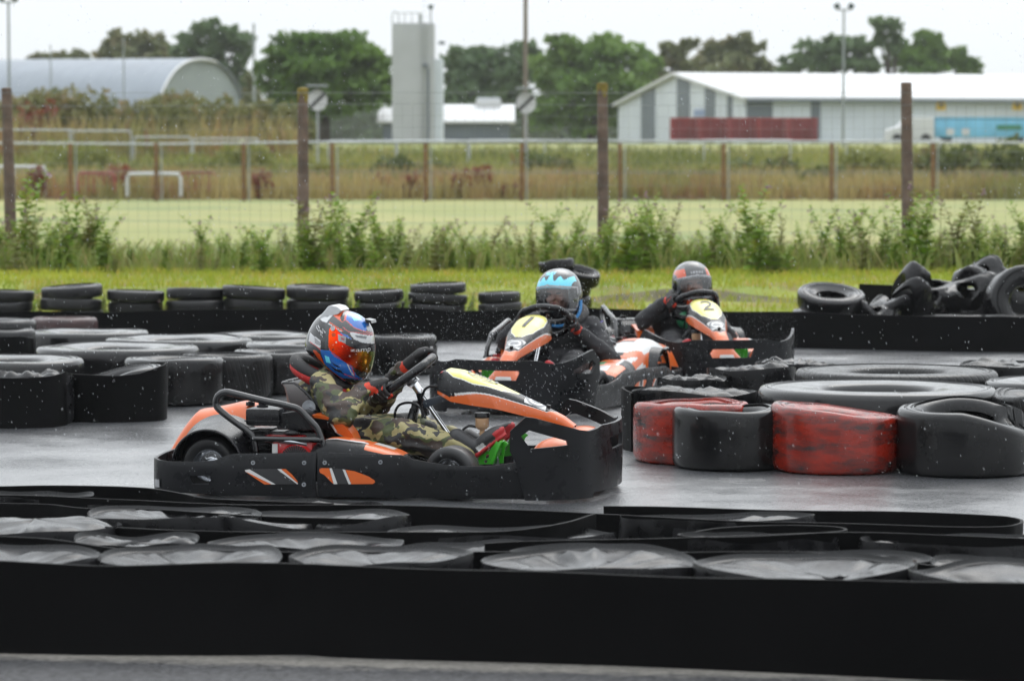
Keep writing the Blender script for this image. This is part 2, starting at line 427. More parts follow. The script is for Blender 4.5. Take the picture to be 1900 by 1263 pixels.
    def mesh(s, name, mats, smooth=True, ang=42):
        me = bpy.data.meshes.new(name); me.from_pydata(s.v, [], s.f)
        for m in (mats if isinstance(mats, (list, tuple)) else [mats]): me.materials.append(m)
        me.polygons.foreach_set('material_index', s.mi)
        me.update(); fix_normals(me)
        if smooth:
            me.polygons.foreach_set('use_smooth', [True] * len(me.polygons)); me.set_sharp_from_angle(angle=rad(ang))
        return me
    def build(s, name, mats, parent=None, smooth=True, ang=42, loc=None):
        return link(name, s.mesh(name, mats, smooth, ang), parent, loc)

def fix_normals(me):
    bm = bmesh.new(); bm.from_mesh(me); bmesh.ops.recalc_face_normals(bm, faces=bm.faces); bm.to_mesh(me); bm.free()

def link(name, data, parent=None, loc=None):
    o = bpy.data.objects.new(name, data); COL.objects.link(o)
    if parent: o.parent = parent
    if loc is not None: o.location = loc
    return o

def np_mesh(name, V, F, mats, mi=None, smooth=False):
    V = np.asarray(V, np.float32); F = np.asarray(F, np.int32); k = F.shape[1]
    me = bpy.data.meshes.new(name)
    me.vertices.add(len(V)); me.vertices.foreach_set('co', V.ravel())
    me.loops.add(F.size); me.loops.foreach_set('vertex_index', F.ravel())
    me.polygons.add(len(F)); me.polygons.foreach_set('loop_start', np.arange(0, F.size, k, dtype=np.int32))
    for m in (mats if isinstance(mats, (list, tuple)) else [mats]): me.materials.append(m)
    if mi is not None: me.polygons.foreach_set('material_index', np.asarray(mi, np.int32))
    me.update(calc_edges=True); me.validate()
    return me

def tag(o, label=None, cat=None, group=None, kind=None):
    if label: o['label'] = label
    if cat: o['category'] = cat
    if group: o['group'] = group
    if kind: o['kind'] = kind
    return o

def thing(name, label, cat, loc=(0, 0, 0), rz=0.0, group=None):
    o = link(name, None, None, loc); o.rotation_euler = (0, 0, rz); o.empty_display_size = 0.1
    return tag(o, label, cat, group)

def copy_tree(o, parent=None):
    c = o.copy(); COL.objects.link(c)
    if parent: c.parent = parent
    for ch in list(o.children): copy_tree(ch, c)
    return c

def bake(ob):
    dg = bpy.context.evaluated_depsgraph_get(); dg.update()
    me = bpy.data.meshes.new_from_object(ob.evaluated_get(dg)); return me

def fused(mb, name, mats, parent, voxel=0.012, smooth=6, wrinkle=0.0, wf=14.0, paint=None, seed=0.0):
    """closed pieces run together into one continuous skin"""
    me = mb.mesh(name + '_base', mats, True); ob = link(name + '_tmp', me)
    r = ob.modifiers.new('r', 'REMESH'); r.mode = 'VOXEL'; r.voxel_size = voxel
    if smooth:
        sm = ob.modifiers.new('s', 'SMOOTH'); sm.factor = 0.5; sm.iterations = smooth
    out = bake(ob); bpy.data.objects.remove(ob); bpy.data.meshes.remove(me)
    out.name = name
    if wrinkle:
        nr = [v.normal.copy() for v in out.vertices]
        for v, n in zip(out.vertices, nr):
            p = v.co * wf + Vector((seed, seed * 2, 0)); q = Vector((p.x * 0.7 + p.z * 0.5, p.y, p.z * 1.6 - p.x * 0.3))
            a = 1 - abs(noise.noise(q)) * 2.2; b = noise.noise(q * 2.3)
            v.co += n * wrinkle * (a * 0.7 + b * 0.5 - 0.3)
    out.materials.clear()
    for m in (mats if isinstance(mats, (list, tuple)) else [mats]): out.materials.append(m)
    for p in out.polygons:
        p.use_smooth = True; p.material_index = paint(p.center) if paint else 0
    out.update()
    return link(name, out, parent)

def text_mesh(txt, size):
    cu = bpy.data.curves.new('t', 'FONT'); cu.body = txt; cu.size = size; cu.align_x = 'CENTER'; cu.align_y = 'CENTER'; cu.resolution_u = 3
    ob = link('t_tmp', cu); me = bake(ob)
    vs = [v.co.copy() for v in me.vertices]; fs = [tuple(p.vertices) for p in me.polygons]
    bpy.data.objects.remove(ob); bpy.data.meshes.remove(me); bpy.data.curves.remove(cu)
    # split long triangles so that the lettering can follow a curved surface
    bm = bmesh.new(); bv = [bm.verts.new(v) for v in vs]
    for f in fs:
        try: bm.faces.new([bv[i] for i in f])
        except ValueError: pass
    for _ in range(2):
        e = [x for x in bm.edges if x.calc_length() > size * 0.12]
        if e: bmesh.ops.subdivide_edges(bm, edges=e, cuts=1, use_grid_fill=False)
        bmesh.ops.triangulate(bm, faces=bm.faces)
    bm.verts.index_update(); vs = [v.co.copy() for v in bm.verts]; fs = [[v.index for v in f.verts] for f in bm.faces]; bm.free()
    return vs, fs

def dens(P, L):
    out = []
    for i in range(len(P)):
        a, b = Vector(P[i]), Vector(P[(i + 1) % len(P)]); n = max(1, int((b - a).length / L))
        out += [a.lerp(b, k / n) for k in range(n)]
    return out

def sheet(poly, holes, fn, L=0.03):
    """flat outline with holes, triangulated finely and mapped by fn(a,b) -> 3d"""
    V = []; E = []
    for loop in [poly] + holes:
        d = dens([Vector(p) for p in loop], L); b = len(V); V += d
        E += [(b + i, b + (i + 1) % len(d)) for i in range(len(d))]
    xs = [p[0] for p in poly]; ys = [p[1] for p in poly]
    x = min(xs) + L * 0.5
    while x < max(xs):
        y = min(ys) + L * 0.5
        while y < max(ys):
            if in_poly(x, y, poly) and not any(in_poly(x, y, h) for h in holes):
                V.append(Vector((x, y)))
            y += L
        x += L
    co, _, fs, *_ = delaunay_2d_cdt([Vector((p[0], p[1])) for p in V], E, [], 0, 1e-5)
    keep = []
    for f in fs:
        cx = sum(co[i].x for i in f) / len(f); cy = sum(co[i].y for i in f) / len(f)
        if in_poly(cx, cy, poly) and not any(in_poly(cx, cy, h) for h in holes): keep.append(f)
    return [fn(p.x, p.y) for p in co], keep

def solid(name, vs, fs, mats, parent, th, offset=0.0, bev=0.0, ang=40):
    me = bpy.data.meshes.new(name); me.from_pydata([tuple(v) for v in vs], [], fs)
    bm = bmesh.new(); bm.from_mesh(me); bmesh.ops.delete(bm, geom=[v for v in bm.verts if not v.link_faces], context='VERTS')
    bmesh.ops.recalc_face_normals(bm, faces=bm.faces); bm.to_mesh(me); bm.free()
    me.materials.append(mats); ob = link(name + '_tmp', me)
    m = ob.modifiers.new('s', 'SOLIDIFY'); m.thickness = th; m.offset = offset
    if bev:
        b = ob.modifiers.new('b', 'BEVEL'); b.width = bev; b.segments = 2; b.limit_method = 'ANGLE'; b.angle_limit = rad(50)
    out = bake(ob); bpy.data.objects.remove(ob); bpy.data.meshes.remove(me); out.name = name
    out.polygons.foreach_set('use_smooth', [True] * len(out.polygons)); out.set_sharp_from_angle(angle=rad(ang))
    return link(name, out, parent)
# ================================================================== KARTS
K_O = Vector((-0.432, 14.02, 0)); K_A = rad(-12)
_KR = Matrix.Rotation(-K_A, 3, 'Z')

def K(u, v, y):
    """photo point -> kart coordinates (x forward, y left, z up) on the lengthwise plane y"""
    o = _KR @ (CAM - K_O); d = _KR @ ray(u, v); t = (y - o.y) / d.y
    return o + d * t

def K2(u, v, y): q = K(u, v, y); return (q.x, q.z)

def zA(pts, off, s): return [(off[0] + x / s, off[1] + y / s) for x, y in pts]   # zoomed picture -> photo pixels
z4 = lambda P: zA(P, (430, 700), 5.493)
z5 = lambda P: zA(P, (280, 700), 5.493)
z2 = lambda P: zA(P, (680, 620), 3.8)
z7 = lambda P: zA(P, (540, 550), 5.263)

def Kpoly(P, y): return [K2(u, v, y) for u, v in P]

kart = thing('go_kart', 'go-kart with black side panels and orange decals in front, camouflage driver aboard', 'go-kart', K_O, K_A, 'go-karts on the wet track')

# ---- front bumper: one moulded hoop
half = [(0.93, 0.0), (0.92, 0.15), (0.885, 0.30), (0.82, 0.41), (0.70, 0.48), (0.53, 0.53), (0.38, 0.545)]
path = catmull([(x, -y) for x, y in half[::-1]] + half[1:], 8)
acc = [0.0]
for i in range(1, len(path)): acc.append(acc[-1] + (path[i] - path[i - 1]).length)
mid = acc[len(acc) // 2]
def bump_pt(a, z, lean=0.0):
    t = a + mid
    x = interp(acc, [p[0] for p in path], t); y = interp(acc, [p[1] for p in path], t)
    k = 1 + 0.035 * max(0, 0.25 - abs(z - 0.16)) / 0.25          # slightly barrelled
    return (x * 1.0 + 0.02 * (k - 1) * 10, y, z)
hb = [(0, 0.036), (0.33, 0.036), (0.335, 0.014), (0.672, 0.014), (0.722, 0.19), (0.742, 0.23), (0.738, 0.318), (0.667, 0.381), (0.63, 0.376), (0.42, 0.318), (0.36, 0.31), (0.30, 0.316), (0.25, 0.328), (0, 0.326)]
outline = hb + [(-a, z) for a, z in hb[::-1][1:-1]]
ear = [(0.69, 0.296), (0.655, 0.322), (0.485, 0.272), (0.48, 0.254), (0.65, 0.24)]
holes = [ear, [(-a, z) for a, z in ear], [(-0.155, 0.268), (0.155, 0.268), (0.13, 0.212), (-0.13, 0.212)]]
vs, fs = sheet(outline, holes, bump_pt, 0.028)
fb = solid('front_bumper', vs, fs, M['panel'], kart, 0.018, -1, 0.004)

# ---- side panels (front piece and rear piece on each side; the rear piece wraps round behind)
PY = 0.545
def panel_y(x): return PY - 0.085 * x - 0.012 * max(0, (x - 0.2) / 0.4) ** 2
def side_fn(sg): return lambda x, z: (x, sg * (panel_y(x) - 0.012 * ((z - 0.11) / 0.1) ** 2), z)
fp = [(-0.318, 0.014), (0.66, 0.014), (0.62, 0.168)] + [K2(u, v, -PY) for u, v in ((954, 859), (904, 866), (860, 866), (825, 863), (795, 858), (767, 853), (743, 844))] + [(-0.318, 0.213)]
rpath = catmull([(x, y + 0.085 * min(1.06, -x)) for x, y in ((-0.326, PY), (-0.6, PY), (-0.85, PY), (-1.0, PY - 0.005), (-1.065, PY - 0.05), (-1.085, PY - 0.13))] + [(-1.085, 0.2), (-1.085, 0.0)], 8)
racc = [0.0]
for i in range(1, len(rpath)): racc.append(racc[-1] + (rpath[i] - rpath[i - 1]).length)
def rear_fn(sg):
    def fn(a, z):
        x = interp(racc, [p[0] for p in rpath], a); y = interp(racc, [p[1] for p in rpath], a)
        n = 1 - 0.012 * ((z - 0.1) / 0.1) ** 2 / PY
        return (x, sg * y * n, z)
    return fn
za = lambda u, v: (-0.326 - K2(u, v, -PY)[0], K2(u, v, -PY)[1])
rp = [(0, 0.014), (0, 0.213), za(520, 839), za(441, 839), za(425, 843), za(405, 851), za(380, 853), za(320, 852), (racc[-1] - 0.4, 0.182), (racc[-1] - 0.004, 0.19), (racc[-1] - 0.004, 0.05), (racc[-1] - 0.4, 0.04), (0.5, 0.018)]
slot = [za(u, v) for u, v in z5([(435, 985), (570, 985), (650, 990), (655, 1030), (630, 1070), (470, 1070)])]
dec_r = [('orange', [(168, 940), (190, 950), (435, 1077), (365, 1077)]), ('white', [(168, 930), (215, 922), (475, 1077), (432, 1077), (180, 948)]),
         ('ink', [(222, 920), (486, 920), (690, 1077), (482, 1077)]),
         ('white', [(490, 922), (527, 922), (700, 1072), (690, 1079)]), ('orange', [(529, 922), (575, 923), (640, 980), (692, 1045), (697, 1066)])]
dec_f = [('orange', [(910, 940), (915, 922), (935, 916), (1008, 918), (1050, 1077), (1030, 1060), (960, 985), (920, 965)]), ('white', [(1010, 918), (1034, 918), (1090, 1080), (1053, 1080)]),
         ('ink', [(1038, 920), (1136, 928), (1198, 1080), (1094, 1080)]),
         ('white', [(1140, 930), (1167, 935), (1226, 1082), (1201, 1082)]), ('orange', [(1170, 935), (1260, 950), (1400, 1005), (1460, 1045), (1466, 1066), (1440, 1082), (1229, 1082)])]
def dec(sg, fn, shapes, name, conv, parent):
    for k, (mt, P) in enumerate(shapes):
        pts = [conv(u, v) for u, v in z4(P)]
        vs, fs = sheet(pts, [], lambda a, z: fn(a, z), 0.05)
        n = 0.0035
        vs = [(x, y + sg * n, z) for x, y, z in vs]
        solid(name, vs, fs, M[mt], parent, 0.001, 0)
def screws(sg, fn, conv, pts, parent):
    for u, v, dk in pts:
        a, z = conv(u, v); x, y, zz = fn(a, z)
        m = MB(); m.disc((x, y - sg * 0.002, zz), (0, sg, 0), 0.0095, 0.0065, 14, 0); m.disc((x, y + sg * 0.003, zz), (0, sg, 0), 0.004, 0.003, 8, 1)
        m.build('screw', [M['plastic' if dk else 'steel'], M['ink']], parent)
for sg in (-1, 1):
    vs, fs = sheet(fp, [], side_fn(sg), 0.05)
    a = solid('side_panel', vs, fs, M['panel'], kart, 0.014, -1 if sg < 0 else -1, 0.003)
    dec(sg, side_fn(sg), dec_f, 'decal', lambda u, v: K2(u, v, -PY), a)
    screws(sg, side_fn(sg), lambda u, v: K2(u, v, -PY), [(605, 857, 0), (706, 857, 0), (606, 897, 1), (707, 897, 1), (953, 876, 1), (965, 908, 1)], a)
    vs, fs = sheet(rp, [slot], rear_fn(sg), 0.05)
    b = solid('rear_panel', vs, fs, M['panel'], kart, 0.014, -1, 0.003)
    dec(sg, rear_fn(sg), dec_r, 'decal', za, b)
    screws(sg, rear_fn(sg), za, [(475, 856, 0), (567.5, 857, 0), (567.5, 897, 0), (476, 896, 1)], b)
    pts = [za(u, v) for u, v in z5([(48, 1022), (136, 1022), (136, 1102), (50, 1102)])]
    vs, fs = sheet(pts, [], rear_fn(sg), 0.02)
    solid('sticker', [(x - 0.003, y + sg * 0.003, z) for x, y, z in vs], fs, M['hsilver'], b, 0.001, 0)
    m = MB(); m.tube([(-0.92, sg * 0.515, 0.115), (-0.80, sg * 0.515, 0.115)], 0.024, 12); m.build('bumper_tube', M['steel'], kart)

# ---- chassis: tray, frame tubes, axle
m = MB(); m.box((0.18, 0, 0.045), (1.2, 0.56, 0.006)); fl = m.build('floor_tray', M['steel'], kart)
m = MB()
for sg in (-1, 1):
    m.tube(catmull([(-0.95, sg * 0.28, 0.09), (-0.5, sg * 0.3, 0.07), (0.1, sg * 0.3, 0.06), (0.5, sg * 0.24, 0.06), (0.82, sg * 0.16, 0.07)], 5), 0.016, 8)
    m.tube([(-0.35, sg * 0.3, 0.09), (-0.32, sg * 0.52, 0.09), (0.15, sg * 0.52, 0.09), (0.22, sg * 0.28, 0.07)], 0.013, 8)
m.tube([(0.82, -0.16, 0.07), (0.86, 0, 0.07), (0.82, 0.16, 0.07)], 0.016, 8); m.tube([(0.28, -0.4, 0.11), (0.28, 0.4, 0.11)], 0.016, 8)
m.tube([(-0.95, -0.28, 0.09), (-0.95, 0.28, 0.09)], 0.016, 8)
m.build('chassis_frame', M['tube'], kart)
m = MB(); m.tube([(-0.842, -0.5, 0.137), (-0.842, 0.5, 0.137)], 0.02, 12); m.build('rear_axle', M['steel'], kart)

# ---- wheels
RY = Matrix.Rotation(math.pi / 2, 3, 'X')
def wheel(x, y, z, r, w, sg, toe=0.0):
    R = Matrix.Rotation(toe, 3, 'Z') @ RY
    m = MB(); m.lathe([(0.001, -w * .32), (0.03, -w * .34), (0.034, -w * .22), (r * .42, -w * .22), (r * .52, -w * .42), (r * .56, -w * .45), (r * .56, w * .45), (r * .52, w * .42), (r * .42, w * .22), (0.034, w * .22), (0.03, w * .34), (0.001, w * .32)], 32, (x, y, z), R)
    for k in range(5):
        a = k * 2 * math.pi / 5
        m.disc(Vector((x, y, z)) + R @ Vector((r * .3 * math.cos(a), r * .3 * math.sin(a), -w * .24)), R @ Vector((0, 0, 1)), 0.008, w * .48, 8)
    o = m.build('wheel', M['chrome'], kart)
    m = MB(); m.lathe([(r * .55, -w * .44), (r * .7, -w * .5), (r * .88, -w * .49), (r * .965, -w * .43), (r, -w * .3), (r, w * .3), (r * .965, w * .43), (r * .88, w * .49), (r * .7, w * .5), (r * .55, w * .44)], 48, (x, y, z), R)
    m.build('tyre', M['slick'], o)
for sg in (-1, 1):
    wheel(-0.842, sg * 0.41, 0.137, 0.13, 0.2, sg)
    wheel(0.258, sg * 0.405, 0.122, 0.116, 0.125, sg, rad(-7))

# ---- rear wheel fenders: conical half hoop with a thin rim
for sg in (-1, 1):
    def fen(t, s, sg=sg):
        a = rad(-8) + rad(196) * t
        R = lerp(0.205, 0.158, s ** 0.7); y = lerp(0.27, 0.535, s)
        return (-0.838 + R * 1.02 * math.cos(a), sg * y, 0.14 + R * math.sin(a) * (1 if math.sin(a) > 0 else 1))
    m = MB(); m.grid(fen, 40, 8)
    f = solid('wheel_fender', m.v, m.f, M['plastic'], kart, 0.008, 0, 0.0)
    m = MB(); m.tube([fen(t / 30, 1.0) for t in range(31)], 0.006, 8); m.build('fender_lip', M['plastic'], f)
    m = MB(); ctr = Vector((-0.838, sg * 0.272, 0.15)); m.grid(lambda t, s: ctr.lerp(Vector(fen(t, 0.02)), s), 30, 4); m.build('fender_liner', M['ink'], f)

# ---- left cowl over the tank and rear wheel, right one is left open for the engine
def loft(stations, sec, nv=24, cap=True):
    """stations: function t->(center x,y,z, half width, height); sec: shape exponent"""
    def fn(t, s):
        x, y, z, w, h = stations(t); a = math.pi * (s - 0.5)
        return (x, y + w * math.copysign(abs(math.sin(a)) ** sec, a), z + h * max(0.0, math.cos(a)) ** sec)
    return fn
prof = [K(u, v, 0.25) for u, v in z5([(225, 735), (310, 540), (380, 430), (460, 335), (580, 322), (760, 285), (880, 255), (1080, 258), (1300, 300)])] + [K(u, v, .25) for u, v in ((560, 765), (600, 786), (640, 812))]
cx = [p.x for p in prof]; cz = [p.z for p in prof]
def cowl_st(t):
    x = lerp(cx[0], cx[-1], t); z = interp(cx, cz, x)
    return (x, lerp(0.36, 0.33, t), 0.10, lerp(0.19, 0.13, t), z - 0.10)
def cowl_mi(t, s):
    x = lerp(cx[0], cx[-1], t)
    if s > 0.5:                     # outer side: mostly white with orange flashes
        if x > -0.40 or x < -1.02: return 0
        if s > 0.9: return 2
        return 0 if (0.74 < s + (x + 0.7) * 0.25 < 0.86) or (-0.62 < x + (s - 0.6) * 0.4 < -0.54) else 1
    if -0.80 < x < -0.55 and 0.35 < s < 0.62: return 2 if (x < -0.775 or x > -0.575) else 1
    if x > -0.42 or x < -1.0: return 0
    if s < 0.14 or s > 0.86: return 2
    if 0.62 < s < 0.68: return 1
    return 0
m = MB(); m.grid(loft(cowl_st, 0.62), 50, 28, mi=cowl_mi); 
m.build('engine_cowl', [M['orange'], M['white'], M['panel']], kart, ang=60)
for x in (-0.87, -0.72):
    m = MB(); m.disc((x, 0.24, interp(cx, cz, x) - 0.012), (0, 0, 1), 0.022, 0.016, 14, 0); m.disc((x, 0.24, interp(cx, cz, x) - 0.004), (0, 0, 1), 0.012, 0.012, 10, 0)
    m.build('cowl_fastener', M['plastic'], kart)

# ---- rounded tops of the side pods
ptop = [K(u, v, -0.4) for u, v in ((574, 838), (580, 828), (590, 821), (601, 816.5), (612, 812), (630, 811), (657, 815), (681, 818), (692, 822), (715, 828), (739, 836), (758, 846), (768, 856))]
px_, pz_ = [p.x for p in ptop], [p.z for p in ptop]
def pod_mi(t, s):
    x = lerp(px_[0], px_[-1], t)
    if t < 0.10: return 1
    if s < 0.5 and s < 0.27 + 0.12 * (1 if t < 0.5 else 0): return 1
    if 0.27 < s < 0.40 and t < 0.56: return 1
    if 0.40 <= s < 0.44 and t < 0.58: return 2
    if t > 0.9: return 1
    if 0.5 < s < 0.62 and 0.42 < t < 0.58: return 3
    if 0.46 < s < 0.6 and 0.62 < t < 0.80: return 2
    if s > 0.72: return 1
    return 0
for sg in (-1, 1):
    def pst(t, sg=sg):
        x = lerp(px_[0], px_[-1], t); e = math.sin(math.pi * min(1, max(0, t * 0.96 + 0.02))) ** 0.35
        return (x, sg * 0.385, 0.08, 0.145 * (0.45 + 0.55 * e), interp(px_, pz_, x) - 0.08)
    f0 = loft(pst, 0.6)
    m = MB(); m.grid((lambda t, s: f0(t, s)) if sg < 0 else (lambda t, s: f0(t, 1 - s)), 60, 30, mi=pod_mi)
    m.build('side_pod', [M['orange'], M['panel'], M['white'], M['greenprint']], kart, ang=60)

# ---- right-hand cover between engine and seat
cv = z4([(770, 366), (900, 371), (980, 385), (1040, 402), (1105, 430), (1150, 452), (1205, 510), (1245, 565), (1275, 632), (1180, 600), (1080, 548), (960, 500), (870, 495), (800, 402)])
m = MB(); cp = Kpoly(cv, -0.3)
m.prism(cp, lambda a, b, k: (a, -0.31 + 0.13 * k + 0.25 * (0.36 - b) * (1 - k) - 0.05, b))
c0 = m.build('seat_side_cover', M['orange'], kart, smooth=False)
for mt, P in (('panel', [(800, 402), (850, 396), (1035, 425), (1050, 455), (1085, 548), (960, 500), (870, 495)]), ('white', [(1030, 452), (1052, 458), (1100, 545), (1080, 548)])):
    m = MB(); m.prism(Kpoly(z4(P), -0.3), lambda a, b, k: (a, -0.313 + 0.004 * k + 0.25 * (0.36 - b) - 0.05, b)); m.build('cover_stripe', M[mt], c0, smooth=False)

# ---- engine
def kb(u0, v0, u1, v1, y0, y1):
    a = K(u0, v0, y0); b = K(u1, v1, y0)
    return Vector(((a.x + b.x) / 2, (y0 + y1) / 2, (a.z + b.z) / 2)), (abs(b.x - a.x), abs(y1 - y0), abs(b.z - a.z))
eng = MB(); c, sz = kb(470, 800, 590, 862, -0.38, -0.14); eng.box(c, sz, bev=0.012)
c, sz = kb(446, 795, 500, 850, -0.37, -0.2); eng.box(c, sz, bev=0.01)
for k in range(6):
    c, sz = kb(452, 800 + k * 8, 500, 803 + k * 8, -0.40, -0.2); eng.box(c, sz)
eng = eng.build('engine', M['plastic'], kart, ang=30)
m = MB(); c, sz = kb(454, 757, 519, 791, -0.44, -0.24); m.box(c, sz, bev=0.018)
c, sz = kb(453, 779, 520, 783, -0.445, -0.235); m.box(c, sz, bev=0.002)
q = K(487, 757, -0.36); m.disc(q - Vector((0, 0, 0.004)), (0, 0, 1), 0.026, 0.018, 18); m.disc(q + Vector((0, 0, 0.012)), (0, 0, 1), 0.018, 0.012, 18)
m.build('air_filter_box', M['plastic'], eng, ang=30)
tk = Kpoly(z4([(445, 430), (482, 368), (700, 340), (790, 400), (860, 520), (850, 545), (560, 532), (465, 532)]), -0.42)
m = MB(); m.prism(tk, lambda a, b, k: (a, -0.42 + 0.2 * k, b))
o = m.build('fuel_tank', M['plastic'], eng, smooth=False); bv = o.modifiers.new('b', 'BEVEL'); bv.width = 0.012; bv.segments = 3
m = MB(); q = K(541, 803, -0.43); m.ell(q, (0.036, 0.03, 0.015)); m.build('recoil_knob', M['plastic'], eng)
m = MB(); c, sz = kb(505, 818, 580, 862, -0.47, -0.38); m.box(c, sz, bev=0.01, mi=0)
q = K(550, 855, -0.472)
m.lathe([(0.026, 0.0), (0.034, 0.012), (0.072, 0.012), (0.08, 0.0)], 32, q, RY, 0)
for k in range(22):
    a = rad(-10) + k * rad(200) / 21
    d = Vector((math.cos(a), 0, math.sin(a)))
    m.box(q + d * 0.054 + Vector((0, -0.0135, 0)), (0.036, 0.006, 0.0075), Matrix.Rotation(-a, 3, 'Y'), 1)
m.lathe([(0.001, 0.006), (0.024, 0.006), (0.026, 0.0)], 24, q, RY, 1)
fan = m.build('fan_shroud', [M['redmetal'], M['ink']], eng, ang=30)
m = MB(); c, sz = kb(505, 823, 515, 846, -0.474, -0.472); m.box(c, sz); m.build('label', M['white'], fan, smooth=False)
m = MB(); c, sz = kb(490, 808, 560, 822, -0.46, -0.3); m.box(c, sz, bev=0.006); m.build('cylinder_shroud', M['redmetal'], eng, ang=30)
m = MB(); m.tube(catmull([K(497, 822, -.3), K(520, 818, -.46), K(560, 822, -.47), K(588, 834, -.42)], 6), 0.012, 8); m.build('exhaust_pipe', M['steel'], eng)

# ---- tube hoop round the engine
gp = [K(u, v, -0.47) for u, v in [(474, 838), (470, 812)] + z5([(985, 545), (840, 440), (700, 330), (668, 285), (664, 245), (680, 195), (720, 162), (770, 150), (840, 162), (1150, 238)])]
gp += [K(u, v, -0.47) for u, v in z4([(500, 272), (600, 297), (660, 312), (705, 340), (760, 400), (820, 462), (872, 522)])] + [K(598, 820, -0.47), K(602, 845, -0.47)]
m = MB(); m.tube(catmull(gp, 4), 0.0155, 12); gr = m.build('engine_guard', M['tube'], kart)
m = MB(); m.tube([K(469, 813.5, -0.475), K(600, 816, -0.475)], 0.0135, 10); m.build('cross_bar', M['tube'], gr)
m = MB(); gq = [K(u, v, 0.47) for u, v in ((474, 838), (440, 780), (404, 740), (425, 728), (520, 752), (590, 800), (602, 845))]
m.tube(catmull([(p.x, 0.5, p.z - 0.1) for p in gq], 5), 0.014, 10); m.build('cowl_guard', M['tube'], kart)

# ---- seat: a moulded bucket
zs = [0.09, 0.13, 0.2, 0.27, 0.335, 0.385, 0.43, 0.465, 0.485]
xb = [-0.40, -0.46, -0.50, -0.525, -0.55, -0.565, -0.575, -0.585, -0.605]         # back of the shell
xf = [0.02, -0.10, -0.24, -0.36, -0.405, -0.435, -0.47, -0.51, -0.555]            # front edge of its sides
yw = [0.17, 0.195, 0.215, 0.226, 0.23, 0.228, 0.222, 0.21, 0.18]
def seatf(t, s):
    z = lerp(zs[0], zs[-1], t); b = interp(zs, xb, z); f = interp(zs, xf, z); w = interp(zs, yw, z)
    a = s * 2 - 1
    y = w * math.copysign(min(1, abs(a) * 1.9) ** 0.7, a); k = max(0, (abs(a) - 0.42) / 0.58)
    return (lerp(b, f, k ** 1.1) + 0.02 * abs(a), y, z - 0.03 * (1 - abs(a)) * t * 0)
m = MB(); m.grid(seatf, 26, 48); st = solid('seat', m.v, m.f, M['seat'], kart, 0.007, 0)
m = MB(); m.tube([seatf(t / 25, 0) for t in range(26)] + [seatf(1, s / 40) for s in range(1, 41)] + [seatf(1 - t / 25, 1) for t in range(1, 26)], 0.008, 8); m.build('seat_rim', M['plastic'], st)
m = MB(); m.box((-0.2, 0, 0.085), (0.42, 0.34, 0.012), bev=0.004); m.build('seat_pan', M['seat'], st)
for sg in (-1, 1):
    q = K(573.5, 755, -0.23); p = Vector((q.x, sg * 0.234, q.z)); m = MB()
    m.disc(p - Vector((0, sg * 0.01, 0)), (0, sg, 0), 0.032, 0.012, 24); m.disc(p, (0, sg, 0), 0.016, 0.008, 20); m.disc(p, (0, sg, 0), 0.0095, 0.024, 6)
    m.build('seat_bolt', M['steel'], st)
for sg in (-1, 1):
    m = MB(); m.tube([(-0.4, sg * 0.24, 0.34), (-0.47, sg * 0.28, 0.2), (-0.5, sg * 0.3, 0.08)], 0.009, 8); m.build('seat_stay', M['tube'], kart)

# ---- steering
C0 = K(762, 702, 0); C1 = K(840, 817, 0); axd = (C0 - C1).normalized()
m = MB(); m.tube([C1 - axd * 0.1, C0], 0.0105, 14); colm = m.build('steering_column', M['chrome'], kart)
m = MB(); m.tube([C0 - axd * 0.075, C0 + axd * 0.02], 0.02, 14); m.box(C0 - axd * 0.02, (0.05, 0.05, 0.03), Matrix.Rotation(-0.97, 3, 'Y'), bev=0.004)
m.build('column_clamp', M['chrome'], colm)
e1 = Vector((axd.z, 0, -axd.x)).normalized()     # forward-up in the wheel's plane
wt = rad(7)
latd = (Vector((0, 1, 0)) * math.cos(wt) + axd * math.sin(wt)).normalized()
axw = e1.cross(latd).normalized()
if axw.z < 0: axw = -axw
WC = K(751, 700, 0); WR = 0.155
def rim(a, r=WR):
    # a = 0 top (forward-up); flat-topped ring
    x, y = math.cos(a), math.sin(a)
    k = 1.0 if abs(y) > 0.62 or x < 0 else 0.93
    return WC + e1 * (x * r * k * 1.08) + latd * (y * r)
m = MB(); m.tube([rim(2 * math.pi * k / 56) for k in range(56)], 0.0205, 12, closed=True); sw = m.build('steering_wheel', M['plastic'], kart)
m = MB()
for a in (rad(88), rad(-88), rad(180)):
    p = rim(a); d = (p - WC); m.tube([WC + d * 0.1 - axw * 0.012, WC + d * 0.55 - axw * 0.014, p], [0.017, 0.012, 0.010], 8)
m.disc(WC - axw * 0.03, axw, 0.042, 0.022, 20); m.build('spokes_hub', M['ink'], sw)
m = MB(); m.tube([WC - axw * 0.02, C0], 0.018, 12); m.build('wheel_boss', M['chrome'], sw)

